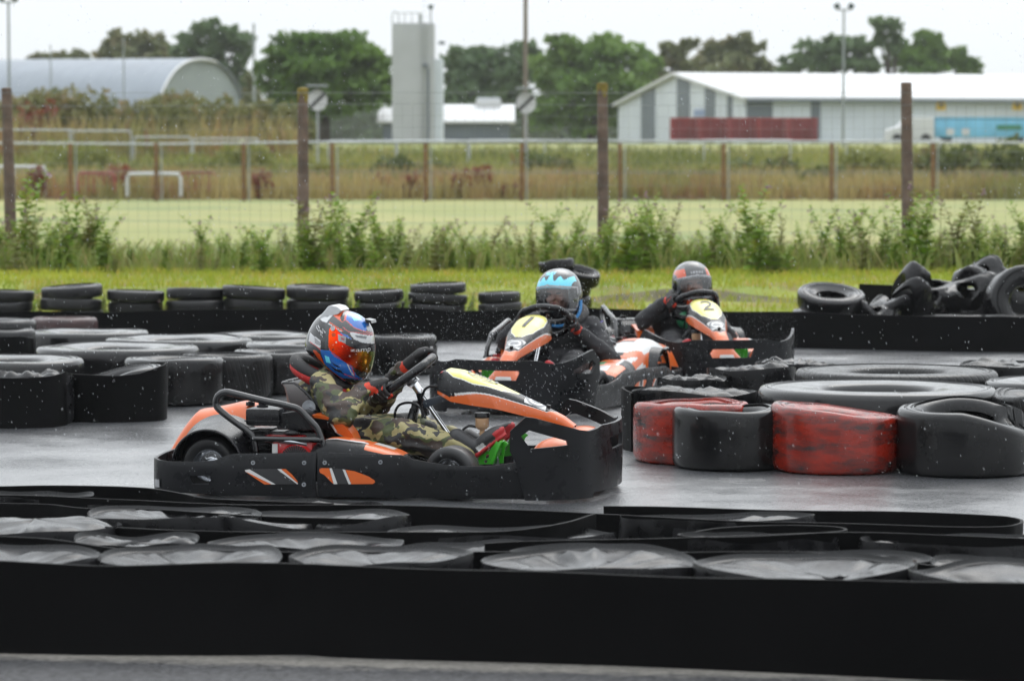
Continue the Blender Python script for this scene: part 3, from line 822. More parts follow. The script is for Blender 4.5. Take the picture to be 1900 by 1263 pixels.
# ---- steering support, hoses, brake reservoir, pedals
m = MB(); m.box((K(768, 770, 0)), (0.03, 0.07, 0.14), Matrix.Rotation(0.2, 3, 'Y'), bev=0.01); m.tube([K(766, 760, -.02), K(755, 800, -.1), K(750, 840, -.14)], 0.016, 8)
m.tube([K(779, 728, 0), K(790, 770, 0.02)], 0.02, 8)
m.build('steering_support', M['plastic'], kart)
q0, q1 = K(792, 748, 0), K(840, 733, 0)
m = MB(); m.box((q0 + q1) / 2, ((q1 - q0).length + 0.03, 0.03, 0.034), Matrix.Rotation(-math.atan2((q1 - q0).z, (q1 - q0).x), 3, 'Y'), bev=0.003); m.build('fairing_bracket', simple('blue_grey_bracket', (0.06, 0.08, 0.11), 0.4), kart)
for P in ([(784, 775), (782, 745), (787, 725), (797, 717), (812, 716)], [(733, 780), (733, 765), (740, 752), (754, 747), (770, 749), (783, 760), (790, 776)], [(884, 792), (870, 790), (859, 797), (856, 808), (861, 822), (874, 832)]):
    m = MB(); m.tube(catmull([K(u, v, -0.06) for u, v in P], 6), 0.006, 8); m.build('hose', M['plastic'], kart)
q = K(894.5, 784, -0.08)
m = MB(); m.lathe([(0.001, -0.03), (0.02, -0.03), (0.026, -0.022), (0.031, -0.015), (0.031, 0.022), (0.028, 0.024)], 20, q); m.tube([q - Vector((0, 0, 0.03)), q - Vector((0, 0, 0.085))], 0.012, 8); rs = m.build('brake_reservoir', M['cream'], kart)
m = MB(); m.lathe([(0.001, 0.046), (0.033, 0.046), (0.035, 0.042), (0.035, 0.026), (0.03, 0.022)], 20, q); m.build('reservoir_cap', M['plastic'], rs)
m = MB(); m.box(q + Vector((0.0, 0, -0.11)), (0.09, 0.05, 0.04), bev=0.006); m.build('brake_cylinder', M['chrome'], kart)
ped_out = z2([(768, 922), (782, 870), (795, 820), (830, 775), (850, 750), (905, 745), (925, 760), (985, 752), (1008, 768), (985, 790), (972, 850), (968, 905), (900, 912), (850, 918)])
ph = [z2(P) for P in ([(855, 800), (880, 790), (872, 815), (845, 838)], [(838, 850), (862, 848), (858, 872), (830, 880)], [(820, 892), (850, 885), (845, 908), (822, 910)], [(935, 800), (958, 795), (955, 850), (930, 860)])]
for sg in (-1, 1):
    vs, fs = sheet(Kpoly(ped_out, -0.2), [Kpoly(h, -0.2) for h in ph], lambda a, b: (a, sg * (0.20 + (a - 0.42) * 0.35), b), 0.02)
    o = solid('pedal', vs, fs, M['green'], kart, 0.006, 0, 0.001)
    q = K(912, 850, -0.2); m = MB(); m.box((q.x + 0.03, sg * 0.2, q.z + 0.03), (0.012, 0.09, 0.11), Matrix.Rotation(rad(22), 3, 'Y'), bev=0.003); m.build('pedal_plate', M['green'], o)
    m = MB(); m.tube([(q.x + 0.02, sg * 0.2, 0.05), (q.x + 0.03, sg * 0.2, q.z)], 0.009, 8); m.build('pedal_pivot', M['steel'], o)

# ---- number fairing in front of the steering wheel
FT = [(814, 702), (821, 688), (836, 682.5), (860, 686), (905, 703), (969, 733), (1014, 754), (1048, 772), (1069, 788)]
FB = [(815, 708), (820, 727), (846, 741), (885, 748), (930, 755), (975, 768), (1015, 779), (1042, 788), (1062, 797)]
FW = [0.03, 0.092, 0.115, 0.120, 0.112, 0.078, 0.052, 0.046, 0.045]
tops = [K(u, v, 0) for u, v in FT]; bots = [K(u, v, 0) for u, v in FB]
tk_ = [0, 0.05, 0.12, 0.22, 0.40, 0.62, 0.79, 0.91, 1.0]
def fair(t, s):
    tx, tz = interp(tk_, [p.x for p in tops], t), interp(tk_, [p.z for p in tops], t)
    bx, bz = interp(tk_, [p.x for p in bots], t), interp(tk_, [p.z for p in bots], t)
    w = interp(tk_, FW, t); a = math.pi * (s - 0.5)
    c = max(0.0, math.cos(a)) ** 0.62; y = w * math.copysign(abs(math.sin(a)) ** 0.8, a)
    return Vector((lerp(bx, tx, c), y, lerp(bz, tz, c)))
def fair_mi(t, s):
    q = abs(s - 0.5) * 2           # 0 crown .. 1 lower edge
    plate = t > 0.10 and t < 0.60
    lim = interp([0.10, 0.16, 0.3, 0.5, 0.6], [0.25, 0.5, 0.58, 0.42, 0.1], t)
    if plate and q < lim: return 1
    if plate and q < lim + 0.035: return 3
    if t < 0.07 and q < 0.3: return 5
    if t > 0.645 and t < 0.79 and q < 0.55:
        e = ((t - 0.715) / 0.07) ** 2 + (q / 0.55) ** 2
        return 4 if 0.45 < e < 1.0 or (e < 0.2) else 3
    ol = interp([0.12, 0.3, 0.6, 0.8, 0.86], [0.97, 0.84, 0.72, 0.62, 0.0], t)
    if q > ol: return 0
    if q > ol - 0.035 and t > 0.15: return 3
    if t > 0.86: return 0
    return 2
m = MB(); m.grid(fair, 200, 150, mi=fair_mi)
FM = [M['orange'], M['yellow'], M['plastic'], M['white'], M['greyink'], M['redprint']]
fairing = m.build('number_fairing', FM, kart, ang=70)
m = MB(); m.grid(lambda t, s: (lambda p, q: p.lerp(q, s))(fair(t, 0.0), fair(t, 1.0)), 30, 6); m.build('fairing_underside', M['plastic'], fairing)
q = fair(0.80, 0.5); m = MB(); m.disc(q - Vector((0, 0, 0.004)), (0.3, 0, 1), 0.011, 0.016, 12); m.build('fairing_fastener', M['plastic'], fairing)
def on_fair(vs, fs, tc, sc_t, sc_s, name, mt, off=0.0035):
    out = []
    for p in vs:
        t = tc - p.y * sc_t; s = 0.5 + p.x * sc_s          # text up = towards the driver
        a = fair(t, s); du = fair(t + 0.01, s) - fair(t - 0.01, s); dv = fair(t, s + 0.01) - fair(t, s - 0.01)
        n = du.cross(dv).normalized()
        if n.z < 0: n = -n
        out.append(a + n * off)
    m = MB(); m.add(out, fs); return m.mesh(name, mt, smooth=False)
# printed oval on the plate of the first kart (unreadable ring of small print)
m = MB(); ov = []
for k in range(60):
    a = 2 * math.pi * k / 60
    for r in (1.0, 0.86): ov.append(Vector((0.17 * r * math.cos(a), 0.21 * r * math.sin(a), 0)))
fo = [(2 * k, 2 * k + 1, (2 * k + 3) % 120, (2 * k + 2) % 120) for k in range(60) if k % 10]
for k in range(7):
    y = -0.12 + k * 0.037; w = 0.09 - 0.025 * (k % 3)
    b = len(ov); ov += [Vector((-w, y, 0)), Vector((w, y, 0)), Vector((w, y + 0.014, 0)), Vector((-w, y + 0.014, 0))]; fo.append((b, b + 1, b + 2, b + 3))
plate_print = on_fair(ov, fo, 0.36, 0.5, 0.8, 'plate_print', M['greyink'])

# ---- nose cone under the fairing
nt = [K(1064, 790, 0), K(1078, 806, 0), K(1090, 826, 0), K(1100, 850, 0), K(1108, 880, 0)]
nw = [0.05, 0.075, 0.12, 0.17, 0.2]
def nose(t, s):
    x = interp([0, .25, .5, .75, 1], [p.x for p in nt], t); z = interp([0, .25, .5, .75, 1], [p.z for p in nt], t); w = interp([0, .25, .5, .75, 1], nw, t)
    a = math.pi * (s - 0.5); c = max(0, math.cos(a)) ** 0.6
    return (x - (1 - c) * 0.16 * (0.3 + t), w * math.copysign(abs(math.sin(a)) ** 0.8, a), z - (1 - c) * 0.03)
m = MB(); m.grid(nose, 30, 30, mi=lambda t, s: 1 if (t > 0.42 and abs(s - 0.5) < 0.1) or 0.55 < t < 0.62 else 0); m.build('nose_cone', [M['orange'], M['white']], kart, ang=70)
# orange inner nose sides seen through the holes of the bumper
for sg in (-1, 1):
    m = MB(); m.ell((0.72, sg * 0.30, 0.20), (0.12, 0.12, 0.075)); o = m.build('inner_nose', M['orange'], kart)
    m = MB(); m.tube([(0.72, sg * 0.12, 0.12), (0.86, sg * 0.2, 0.13)], 0.016, 8); m.build('bumper_bar', M['tube'], kart)

# ---- two more karts from the same parts
kart2 = copy_tree(kart); kart3 = copy_tree(kart)
link('plate_print', plate_print, fairing)
kart2.location = (0.185, 18.75, 0); kart2.rotation_euler.z = math.atan2(-math.cos(rad(18)), -math.sin(rad(18)))
kart3.location = (1.245, 20.75, 0); kart3.rotation_euler.z = math.atan2(-math.cos(rad(11)), math.sin(rad(11)))
kart2['label'] = 'go-kart with number 1 on its yellow plate, turning in behind the front kart'
kart3['label'] = 'go-kart with number 2 on its yellow plate, farthest back of the three'
for kk, ch in ((kart2, '1'), (kart3, '2')):
    vs, fs = text_mesh(ch, 0.56)
    vs = [Vector((p.x * 1.0 + p.y * 0.12, p.y, 0)) for p in vs]
    me = on_fair(vs, fs, 0.35, 0.55, 0.72, 'number_' + ('one' if ch == '1' else 'two'), M['ink'])
    fo_ = [c for c in kk.children if c.name.startswith('number_fairing')][0]
    link('plate_number', me, fo_)
# ================================================================== DRIVERS
HC = K(632, 645, 0)
sil_px = z7([(430, 132), (520, 138), (600, 150), (680, 190), (745, 245), (785, 310), (803, 380), (807, 450), (803, 520), (795, 600), (778, 680), (745, 770), (700, 825), (650, 858), (600, 868), (540, 850), (470, 800), (400, 740), (330, 680), (270, 620), (210, 575), (152, 520), (146, 480), (160, 410), (185, 330), (220, 260), (270, 195), (340, 152)])
sil = [(p.x - HC.x, p.z - HC.z) for p in (K(u, v, 0) for u, v in sil_px)]
sil_a = np.array([math.atan2(z, x) for x, z in sil]); sil_r = np.array([math.hypot(x, z) for x, z in sil])
_o = np.argsort(sil_a); sil_a, sil_r = sil_a[_o], sil_r[_o]
sil_a = np.concatenate([sil_a - 2 * math.pi, sil_a, sil_a + 2 * math.pi]); sil_r = np.tile(sil_r, 3)
def smooth_r(a):
    return sum(float(np.interp(a + d, sil_a, sil_r)) * w for d, w in ((-0.12, .2), (0, .6), (0.12, .2)))
HWID = 0.128
def hsurf(a, b, off=0.0, R=None):
    """a around the profile, b -1..1 from right to left"""
    lam = b * math.pi / 2; R = R if R is not None else smooth_r(a)
    c = max(0, math.cos(lam)) ** 0.72
    y = HWID * math.copysign(abs(math.sin(lam)) ** 0.95, lam)
    return Vector(((R * c + off) * math.cos(a), y + off * b, (R * c + off) * math.sin(a)))
def helmet_mesh(paint, keep, off=0.0, na=220, nb=120):
    Rs = [smooth_r(2 * math.pi * i / na) for i in range(na)]
    vs = [hsurf(2 * math.pi * i / na, -1 + 2 * (j + 0.0) / (nb - 1), off, Rs[i]) for i in range(na) for j in range(nb)]
    fs = []; mi = []
    for i in range(na):
        for j in range(nb - 1):
            f = (i * nb + j, ((i + 1) % na) * nb + j, ((i + 1) % na) * nb + j + 1, i * nb + j + 1)
            c = (vs[f[0]] + vs[f[1]] + vs[f[2]] + vs[f[3]]) / 4
            if keep(c): fs.append(f); mi.append(paint(c))
    used = sorted({k for f in fs for k in f}); mp = {k: i for i, k in enumerate(used)}
    m = MB(); m.add([vs[k] for k in used], [[mp[k] for k in f] for f in fs], mi); return m
def hpoly(P): return [(q.x - HC.x, q.z - HC.z) for q in (K(u, v, -0.10) for u, v in z7(P))]
def strip(P, w):
    """a drawn line as a thin polygon"""
    P = [Vector(p) for p in P]; L = []; Rr = []
    for i, p in enumerate(P):
        d = (P[min(i + 1, len(P) - 1)] - P[max(i - 1, 0)]).normalized(); n = Vector((-d.y, d.x)) * w / 2
        L.append(p + n); Rr.append(p - n)
    return [tuple(p) for p in L + Rr[::-1]]

HM = ['hgrey', 'hwhite', 'horange', 'hblue', 'hpink', 'visorband', 'hsilver', 'hcyan', 'greyink']
HMI = {n: i for i, n in enumerate(HM)}
VIS = [(385, 330), (392, 300), (420, 288), (445, 300), (480, 345), (545, 395), (560, 400), (690, 458), (830, 505), (830, 560), (800, 650), (760, 765), (720, 757), (670, 730), (600, 672), (530, 628), (490, 590), (400, 528), (383, 480)]
art1 = [
    ('hgrey', [(345, 250), (395, 190), (480, 250), (600, 370), (560, 400), (470, 360), (400, 290), (370, 255)]),
    ('hwhite', [(175, 352), (300, 425), (302, 505), (250, 475), (165, 440)]),
    ('hsilver', [(235, 400), (298, 440), (300, 480), (240, 455)]),
    ('hwhite', [(340, 95), (470, 120), (470, 150), (392, 188), (345, 256), (290, 238), (252, 212), (330, 150)]),
    ('greyink', [(318, 170), (372, 150), (350, 205), (318, 200)]),
    ('horange', [(395, 188), (470, 120), (525, 120), (530, 232), (500, 252), (440, 215)]),
    ('hpink', [(495, 130), (512, 130), (520, 235), (500, 246)]),
    ('visorband', [(482, 145), (500, 140), (512, 240), (495, 245), (470, 215)]),
    ('hblue', [(520, 165), (580, 120), (700, 190), (760, 245), (705, 345), (620, 308), (530, 238)]),
    ('hcyan', [(560, 185), (620, 180), (650, 235), (600, 240)]),
    ('hwhite', [(570, 120), (640, 140), (720, 200), (760, 245), (690, 240), (612, 172), (570, 156)]),
    ('visorband', [(680, 232), (752, 246), (757, 274), (700, 268)]),
    ('horange', strip([(375, 250), (440, 290), (520, 335)], 9)), ('hpink', strip([(530, 232), (620, 308), (705, 347), (790, 380)], 8)),
    ('hwhite', strip([(365, 262), (430, 298), (505, 342)], 7)),
    ('hblue', [(470, 345), (560, 375), (610, 420), (560, 400), (500, 380)]),
    ('hsilver', [(700, 290), (790, 320), (800, 375), (720, 340)]),
    ('hpink', strip([(510, 298), (575, 345), (650, 352), (760, 385), (810, 408)], 9)),
    ('hwhite', [(575, 345), (640, 358), (812, 412), (815, 482), (690, 452), (618, 412)]),
    ('greyink', [(622, 372), (720, 392), (716, 420), (640, 398)]),
    ('visorband', [(245, 280), (270, 300), (260, 220), (330, 260), (345, 380), (318, 405), (250, 330)]),
    ('hwhite', strip([(243, 290), (330, 415), (262, 275), (318, 362)], 8)), ('hwhite', strip([(318, 362), (318, 318), (345, 350)], 7)),
    ('visorband', [(305, 432), (345, 436), (352, 545), (305, 505)]), ('hgrey', [(350, 300), (385, 330), (383, 545), (345, 530)]),
    ('horange', [(215, 520), (250, 525), (292, 560), (325, 668), (255, 600)]),
    ('hpink', strip([(180, 440), (260, 485), (305, 520)], 8)),
    ('hblue', [(298, 515), (383, 525), (395, 500), (495, 592), (600, 680), (640, 760), (690, 820), (620, 845), (540, 850), (470, 800), (330, 660)]),
    ('hcyan', [(340, 570), (385, 590), (400, 650), (350, 640)]),
    ('hpink', strip([(395, 515), (440, 575), (540, 630), (600, 690), (615, 775)], 8)),
    ('hpink', strip([(430, 700), (480, 735), (540, 765), (640, 812)], 8)),
    ('visorband', [(408, 635), (440, 655), (495, 688), (470, 690), (430, 668)]), ('visorband', [(385, 668), (450, 705), (495, 718), (530, 770), (490, 742), (430, 720)]),
    ('horange', strip([(330, 690), (430, 760), (540, 840)], 10)),
    ('visorband', [(500, 800), (560, 800), (690, 835), (640, 880), (540, 870)]),
    ('hgrey', [(600, 700), (700, 765), (750, 770), (700, 840), (640, 790)]),
    ('hwhite', strip([(560, 655), (590, 740), (608, 775)], 10)),
    ('visorband', [(140, 470), (185, 520), (240, 580), (200, 590), (140, 530)]),
]
art1 = [(n, hpoly(P)) for n, P in art1]
VISP = hpoly(VIS)
def paint1(c):
    r = 0
    for n, P in art1:
        if in_poly(c.x, c.z, P): r = HMI[n]
    return r
def build_helmet1(parent, base):
    h = link('helmet', helmet_mesh(paint1, lambda c: True).mesh('helmet', [M[n] for n in HM], ang=80), parent, HC - base)
    band = hpoly([(545, 380), (560, 398), (700, 458), (830, 503), (830, 560), (800, 552), (680, 532), (543, 462)])
    vz = helmet_mesh(lambda c: 1 if in_poly(c.x, c.z, band) else 0, lambda c: in_poly(c.x, c.z, VISP), 0.004).mesh('visor', [M['visormirror'], M['visorband']], ang=80)
    vis = link('visor', vz, h)
    for P, mt, r in (((410, 312), 'hwhite', 0.0105), ((447, 445), 'visorband', 0.0085), ((447, 445), 'hwhite', 0.004), ((420, 372), 'horange', 0.010)):
        u, v = z7([P])[0]; q = K(u, v, -0.122) - HC; m = MB()
        m.disc(Vector((q.x, -0.118 if mt != 'hwhite' or r > .005 else -0.1195, q.z)), (0, -1, 0), r, 0.012, 16); m.build('visor_pivot', M[mt], vis)
    u = hpoly([(475, 362), (555, 392), (550, 455), (480, 425)]); u2 = hpoly([(505, 395), (540, 405), (535, 425), (510, 415)])
    link('visor_tab', helmet_mesh(lambda c: 1 if in_poly(c.x, c.z, u2) else 0, lambda c: in_poly(c.x, c.z, u) , 0.008).mesh('visor_tab', [M['hsilver'], M['redprint']], ang=80), vis)
    # lettering on the sun strip
    vs, fs = text_mesh('zamp', 0.042)
    q = [K(*z7([P])[0], -0.09) - HC for P in ((757, 520),)][0]
    dx = hpoly([(545, 420), (800, 525)]); sl = (dx[1][1] - dx[0][1]) / (dx[1][0] - dx[0][0])
    out = []; a0 = math.atan2(q.z, q.x)
    for p in vs:
        # follow the curved strip round towards the front
        b = -0.50 + p.x * 6.2 ; aa = a0 + p.y * 5.4 + p.x * 0.35
        out.append(hsurf(aa, b, 0.0065))
    m = MB(); m.add(out, fs); link('visor_lettering', m.mesh('visor_lettering', M['white'], smooth=False), vis)
    # rear spoiler
    m = MB(); sp = hpoly([(345, 100), (372, 88), (440, 104), (478, 140), (440, 178), (392, 190), (345, 258), (292, 240), (252, 212)])
    m.prism(sp, lambda a, b, k: (a, (-0.072 if k == 0 else 0.072), b)); o = m.build('spoiler', M['hwhite'], h, smooth=False); bv = o.modifiers.new('b', 'BEVEL'); bv.width = 0.012; bv.segments = 3
    m = MB(); e = hpoly([(690, 225), (750, 240), (757, 268), (700, 262)]); m.prism(e, lambda a, b, k: (a, (-0.045 if k == 0 else 0.045), b)); m.build('top_vent', M['visorband'], h, smooth=False)
    return h

def build_helmet_front(parent, loc, rot, paint, strap=None):
    """open eye port behind a clear visor; front view artwork painted in (y, z)"""
    port = lambda c: c.x > 0.02 and -0.078 < c.z < 0.052 - 0.12 * abs(c.y) and abs(c.y) < 0.112 - 0.3 * max(0, -0.04 - c.z)
    h = link('helmet', helmet_mesh(paint, lambda c: not port(c)).mesh('helmet', [M[n] for n in HM], ang=80), parent, loc)
    h.rotation_euler = rot
    pv = lambda c: c.x > -0.005 and -0.094 < c.z < 0.070 - 0.12 * abs(c.y)
    vis = link('visor', helmet_mesh(lambda c: 1 if (c.z < -0.084 or c.z > 0.060 - 0.12 * abs(c.y) or c.x < 0.012) else 0, pv, 0.004).mesh('visor', [M['visorclear'], M['hsilver']], ang=80), h)
    for sg in (-1, 1):
        m = MB(); m.disc((0.0, sg * 0.122, 0.0), (0, sg, 0), 0.014, 0.012, 16); m.build('visor_pivot', M['hgrey'], vis)
    # the face inside
    m = MB(); m.ell((-0.01, 0, 0.0), (0.088, 0.07, 0.108)); m.cap((0.078, 0, 0.012), (0.098, 0, -0.02), 0.010, 0.015); m.ell((0.06, 0, -0.06), (0.03, 0.035, 0.03))
    for sg in (-1, 1): m.ell((0.058, sg * 0.038, -0.02), (0.025, 0.022, 0.02)); m.ell((0.066, sg * 0.03, 0.033), (0.018, 0.026, 0.008)); m.ell((-0.01, sg * 0.072, 0.0), (0.02, 0.008, 0.03))
    m.cap((-0.01, 0, -0.08), (-0.03, 0, -0.16), 0.05, 0.055)
    f = fused(m, 'head', [M['skin'], M['suit']], h, 0.006, 3, paint=lambda c: 1 if (c.z > 0.07 or c.z < -0.085) else 0)
    for sg in (-1, 1):
        m = MB(); m.ell((0.071, sg * 0.031, 0.016), (0.012, 0.016, 0.008)); m.build('eye', M['eye'], f)
    m = MB(); m.ell((0.084, 0, -0.045), (0.008, 0.02, 0.006)); m.build('mouth', M['lip'], f)
    return h

def hand(parent, base, P, tang, outw, axis, wrist, name='glove', thumb=1):
    """gloved hand closed round the rim: P on the rim, tang along it, outw away from the hub, axis towards the driver"""
    tang = tang.normalized(); outw = outw.normalized(); axis = axis.normalized(); r = 0.0205
    at = lambda ang, rr, s: P + tang * s + (outw * math.cos(ang) + axis * math.sin(ang)) * rr
    m = MB()
    pc = at(rad(95), r + 0.022, 0)
    m.ell(pc, (0.048, 0.038, 0.022), Matrix((tang, outw, axis)).transposed())
    m.cap(pc, wrist, 0.027, 0.034)
    for i, (L, q) in enumerate(((0.92, 0.0095), (1.0, 0.010), (0.96, 0.0098), (0.8, 0.0085))):
        s = (i - 1.5) * 0.0215
        A = [at(rad(a), r + q + e, s * (1 - 0.04 * k)) for k, (a, e) in enumerate(((88, 0.012), (30, 0.009), (30 - 65 * L, 0.002), (30 - 130 * L, 0.001)))]
        for k in range(3): m.cap(A[k], A[k + 1], q * (1.12 - 0.06 * k), q * (1.06 - 0.06 * k), 10)
    s = -0.045 * thumb
    A = [pc + tang * s * 0.5 - outw * 0.02, at(rad(140), r + 0.012, s), at(rad(185), r + 0.012, s * 0.75)]
    for k in range(2): m.cap(A[k], A[k + 1], 0.0125 - 0.0015 * k, 0.011, 10)
    def paint(c):
        d = c - P; a = math.degrees(math.atan2(d.dot(axis), d.dot(outw))); s = d.dot(tang)
        w = (c - wrist).length
        if 25 < a < 52 and abs(s) < 0.03 and int((s + 1) * 48) % 2: return 1
        if 0.030 < w < 0.052: return 1
        if -75 < a < -45 and s > 0.0: return 1
        return 0
    m.v = [tuple(Vector(v) - base) for v in m.v]
    pp = lambda c: paint(c + base)
    return fused(m, name, [M['glove'], M['gloveo']], parent, 0.0042, 2, 0.001, 60, paint=pp)

def shoe(parent, base, heel, toe, y, name='shoe'):
    d = (toe - heel); L = d.length; d = d.normalized(); up = Vector((-d.z, 0, d.x))
    R = Matrix((d, Vector((0, 1, 0)), up)).transposed()
    m = MB(); mid_ = heel.lerp(toe, 0.5)
    m.ell(heel.lerp(toe, 0.62) + up * 0.012, (L * 0.42, 0.042, 0.036), R); m.ell(heel.lerp(toe, 0.22) + up * 0.016, (L * 0.25, 0.036, 0.042), R)
    m.cap(heel.lerp(toe, 0.2) + up * 0.03, heel.lerp(toe, 0.06) + up * 0.10, 0.040, 0.043)
    m.ell(mid_ - up * 0.018, (L * 0.52, 0.042, 0.013), R)
    m.v = [tuple(Vector(v) - base) for v in m.v]
    def paint(c):
        q = c + base - heel; h = q.dot(up); a = q.dot(d) / L
        if h < -0.010: return 1
        if 0.78 < a and h < 0.02: return 1
        return 2 if 0.3 < a < 0.5 and h < 0.012 and q.y * 0 == 0 else 0
    return fused(m, name, [M['shoe'], M['shoered'], M['white']], parent, 0.006, 2, paint=paint)

def driver(kart_o, label, suit, helmet_fn, dy=0.0, camo=False, aR=-118, aL=52):
    base = Vector((-0.30, 0, 0.10))
    p = thing('person', label, 'person', kart_o.location, kart_o.rotation_euler.z)
    p.location = Matrix.LocRotScale(kart_o.location, kart_o.rotation_euler, None) @ base
    sh = lambda q: Vector((q.x, q.y + dy * max(0, min(1, (q.z - 0.2) / 0.4)), q.z))
    k = lambda u, v, y: sh(K(u, v, y))
    hipR, hipL = k(620, 815, -0.09), k(620, 813, 0.09)
    pel, waist, chest, neck = k(612, 808, 0), k(598, 775, 0), k(602, 738, 0), k(618, 708, 0)
    shR, shL = k(600, 716, -0.175), k(606, 713, 0.17)
    elR, elL = k(650, 768, -0.33), k(672, 752, 0.33)
    m = MB()
    Rt = Matrix.Rotation(rad(22), 3, 'Y')
    m.ell(pel, (0.135, 0.165, 0.105)); m.ell(waist, (0.115, 0.15, 0.12), Rt); m.ell(chest, (0.128, 0.178, 0.135), Rt)
    m.cap(waist, chest, 0.12, 0.125); m.cap(shR, shL, 0.064, 0.064); m.cap(chest, neck, 0.1, 0.06); m.cap(neck, HC + Vector((0, dy, -0.05)), 0.058, 0.055)
    # hands on the wheel
    def rimv(a):
        P = rim(a); T = (rim(a + 0.05) - rim(a - 0.05)).normalized(); O = (P - WC).normalized(); return P, T, O
    # right hand low on the near side, left hand high on the far side
    aR, aL = rad(aR), rad(aL)
    PR, TR, OR = rimv(aR); PL, TL, OL = rimv(aL)
    wrR = PR + axw * 0.045 - e1 * 0.055 + Vector((-0.03, -0.03, 0)); wrL = PL + axw * 0.04 - e1 * 0.115 + Vector((-0.01, 0.02, -0.02))
    elR = Vector((lerp(shR.x, wrR.x, 0.62) + 0.01, -0.32, lerp(shR.z, wrR.z, 0.5) - 0.11)); elL = Vector((lerp(shL.x, wrL.x, 0.45), 0.33, lerp(shL.z, wrL.z, 0.4) - 0.19))
    for sh_, el, wr in ((shR, elR, wrR), (shL, elL, wrL)):
        m.cap(sh_, el, 0.066, 0.060); m.cap(el, wr, 0.060, 0.042)
    knR, knL = k(742, 808, -0.17), k(768, 796, 0.19)
    anR, anL = k(866, 836, -0.165), k(885, 832, 0.165)
    for h_, kn, an in ((hipR, knR, anR), (hipL, knL, anL)):
        m.cap(h_, kn, 0.098, 0.078); m.cap(kn, an, 0.078, 0.05)
    m.v = [tuple(Vector(v) - base) for v in m.v]
    fused(m, 'body', suit, p, 0.011, 7, 0.017 if camo else 0.011, 10, seed=dy * 10 + 1)
    hand(p, base, PR, TR, OR, axw, wrR, thumb=1); hand(p, base, PL, TL, OL, axw, wrL, thumb=-1)
    for sg, wr, el in ((-1, wrR, elR), (1, wrL, elL)):
        m = MB(); d = (el - wr).normalized(); m.cap(wr + d * 0.02 - base, wr + d * 0.055 - base, 0.043, 0.047); m.build('cuff', M['glove'], p)
    shoe(p, base, K(868, 848, -0.165), K(936, 798, -0.165), -0.165); shoe(p, base, K(886, 846, 0.165), K(955, 790, 0.165), 0.165)
    helmet_fn(p, base, dy)
    return p

def collar(p, base, dy, red):
    a0 = K(546, 668, 0); a1 = K(652, 726, 0); c = (a0 + a1) / 2; ax = (a1 - a0) / 2
    c.y += dy
    pts = [c + ax * 0.86 * math.cos(t) + Vector((0, 0.128 * math.sin(t), 0)) for t in (2 * math.pi * k / 48 for k in range(48))]
    for nm, mt, off, r in (('neck_brace', M['glove'], 0.012, 0.03), ('brace_underside', M['redcloth'] if red else M['glove'], -0.012, 0.029)):
        m = MB(); m.tube([q + Vector((-0.006, 0, off)) - base for q in pts], r, 12, closed=True)
        if nm == 'neck_brace': o = m.build(nm, mt, p)
        elif red: m.build(nm, mt, o)

def hel1(p, base, dy):
    collar(p, base, dy, True); build_helmet1(p, base)
    m = MB(); m.tube(catmull([K(u, v, -0.10) - base for u, v in z7([(548, 905), (580, 940), (632, 985)])], 4), 0.008, 8); m.build('strap', M['yellowcloth'], p)
driver(kart, 'person in camouflage suit and blue, orange and white helmet, seen from the side', M['camo'], hel1, 0, True)

def paint2(c):
    y, z = c.y, c.z
    if c.x < -0.01: return HMI['hgrey']
    top = 0.098 + 0.016 * math.sin(y * 120) + 0.008 * math.sin(y * 61 + 1)
    if 0.040 < z < top + 0.012 and abs(y) < 0.118: return HMI['hcyan']
    if 0.128 < z < 0.150 and -0.035 < y < 0.03 and noise.noise(Vector((y * 90, z * 130, 0))) > -0.15: return HMI['hcyan']
    if z < -0.10: return HMI['visorband']
    return HMI['hgrey']
def paint3(c):
    y, z = c.y, c.z
    if c.x > -0.05 and 0.055 < z < 0.115 and 0.075 < abs(y) < 0.118: return HMI['horange']
    if c.x > 0 and 0.078 < z < 0.092 and -0.04 < y < 0.045 and (int((y + 1) * 140) % 3): return HMI['hsilver']
    if z < -0.10 and 0.04 < abs(y) < 0.075 and z > -0.15: return HMI['horange']
    if z > 0.13 and abs(y) < 0.03: return HMI['visorband']
    if z < -0.09: return HMI['visorband']
    return HMI['hgrey'] if noise.noise(c * 14) < 0.15 else HMI['greyink']
def hel2(p, base, dy):
    collar(p, base, dy, False)
    build_helmet_front(p, HC - base + Vector((0.01, dy, 0.005)), (rad(4), rad(-3), rad(-10)), paint2)
    pts = [HC - base + Vector((x, y + dy, z)) for x, y, z in ((-0.02, 0.13, -0.02), (0.02, 0.135, -0.09), (0.06, 0.10, -0.145), (0.09, 0.03, -0.175), (0.09, -0.05, -0.17))]
    m = MB(); m.tube(catmull(pts, 6), 0.010, 8); m.build('chin_strap', M['bluecloth'], p)
    m = MB(); m.tube(catmull([K(592, 702, 0.13) - base + Vector((0.09, 0, 0.02)), K(592, 716, 0.2) - base + Vector((0.075, 0, 0.02)), K(592, 722, 0.24) - base + Vector((0.04, 0.0, 0.06))], 5), 0.004, 6); m.build('piping', M['purple'], p)
def hel3(p, base, dy):
    collar(p, base, dy, False)
    build_helmet_front(p, HC - base + Vector((0.01, dy, -0.02)), (rad(3), rad(-7), rad(2)), paint3)
    m = MB(); m.ell(HC - base + Vector((0.06, dy - 0.05, -0.25)), (0.035, 0.07, 0.06)); m.build('green_bib', M['greenprint'], p)
    m = MB(); m.ell(HC - base + Vector((0.10, dy - 0.0, -0.17)), (0.02, 0.03, 0.02)); m.build('chin_guard', M['horange'], p)
driver(kart2, 'person in black suit and dark helmet with cyan flower pattern, driving kart number 1', M['suit'], hel2, 0.0, aR=-95, aL=112)
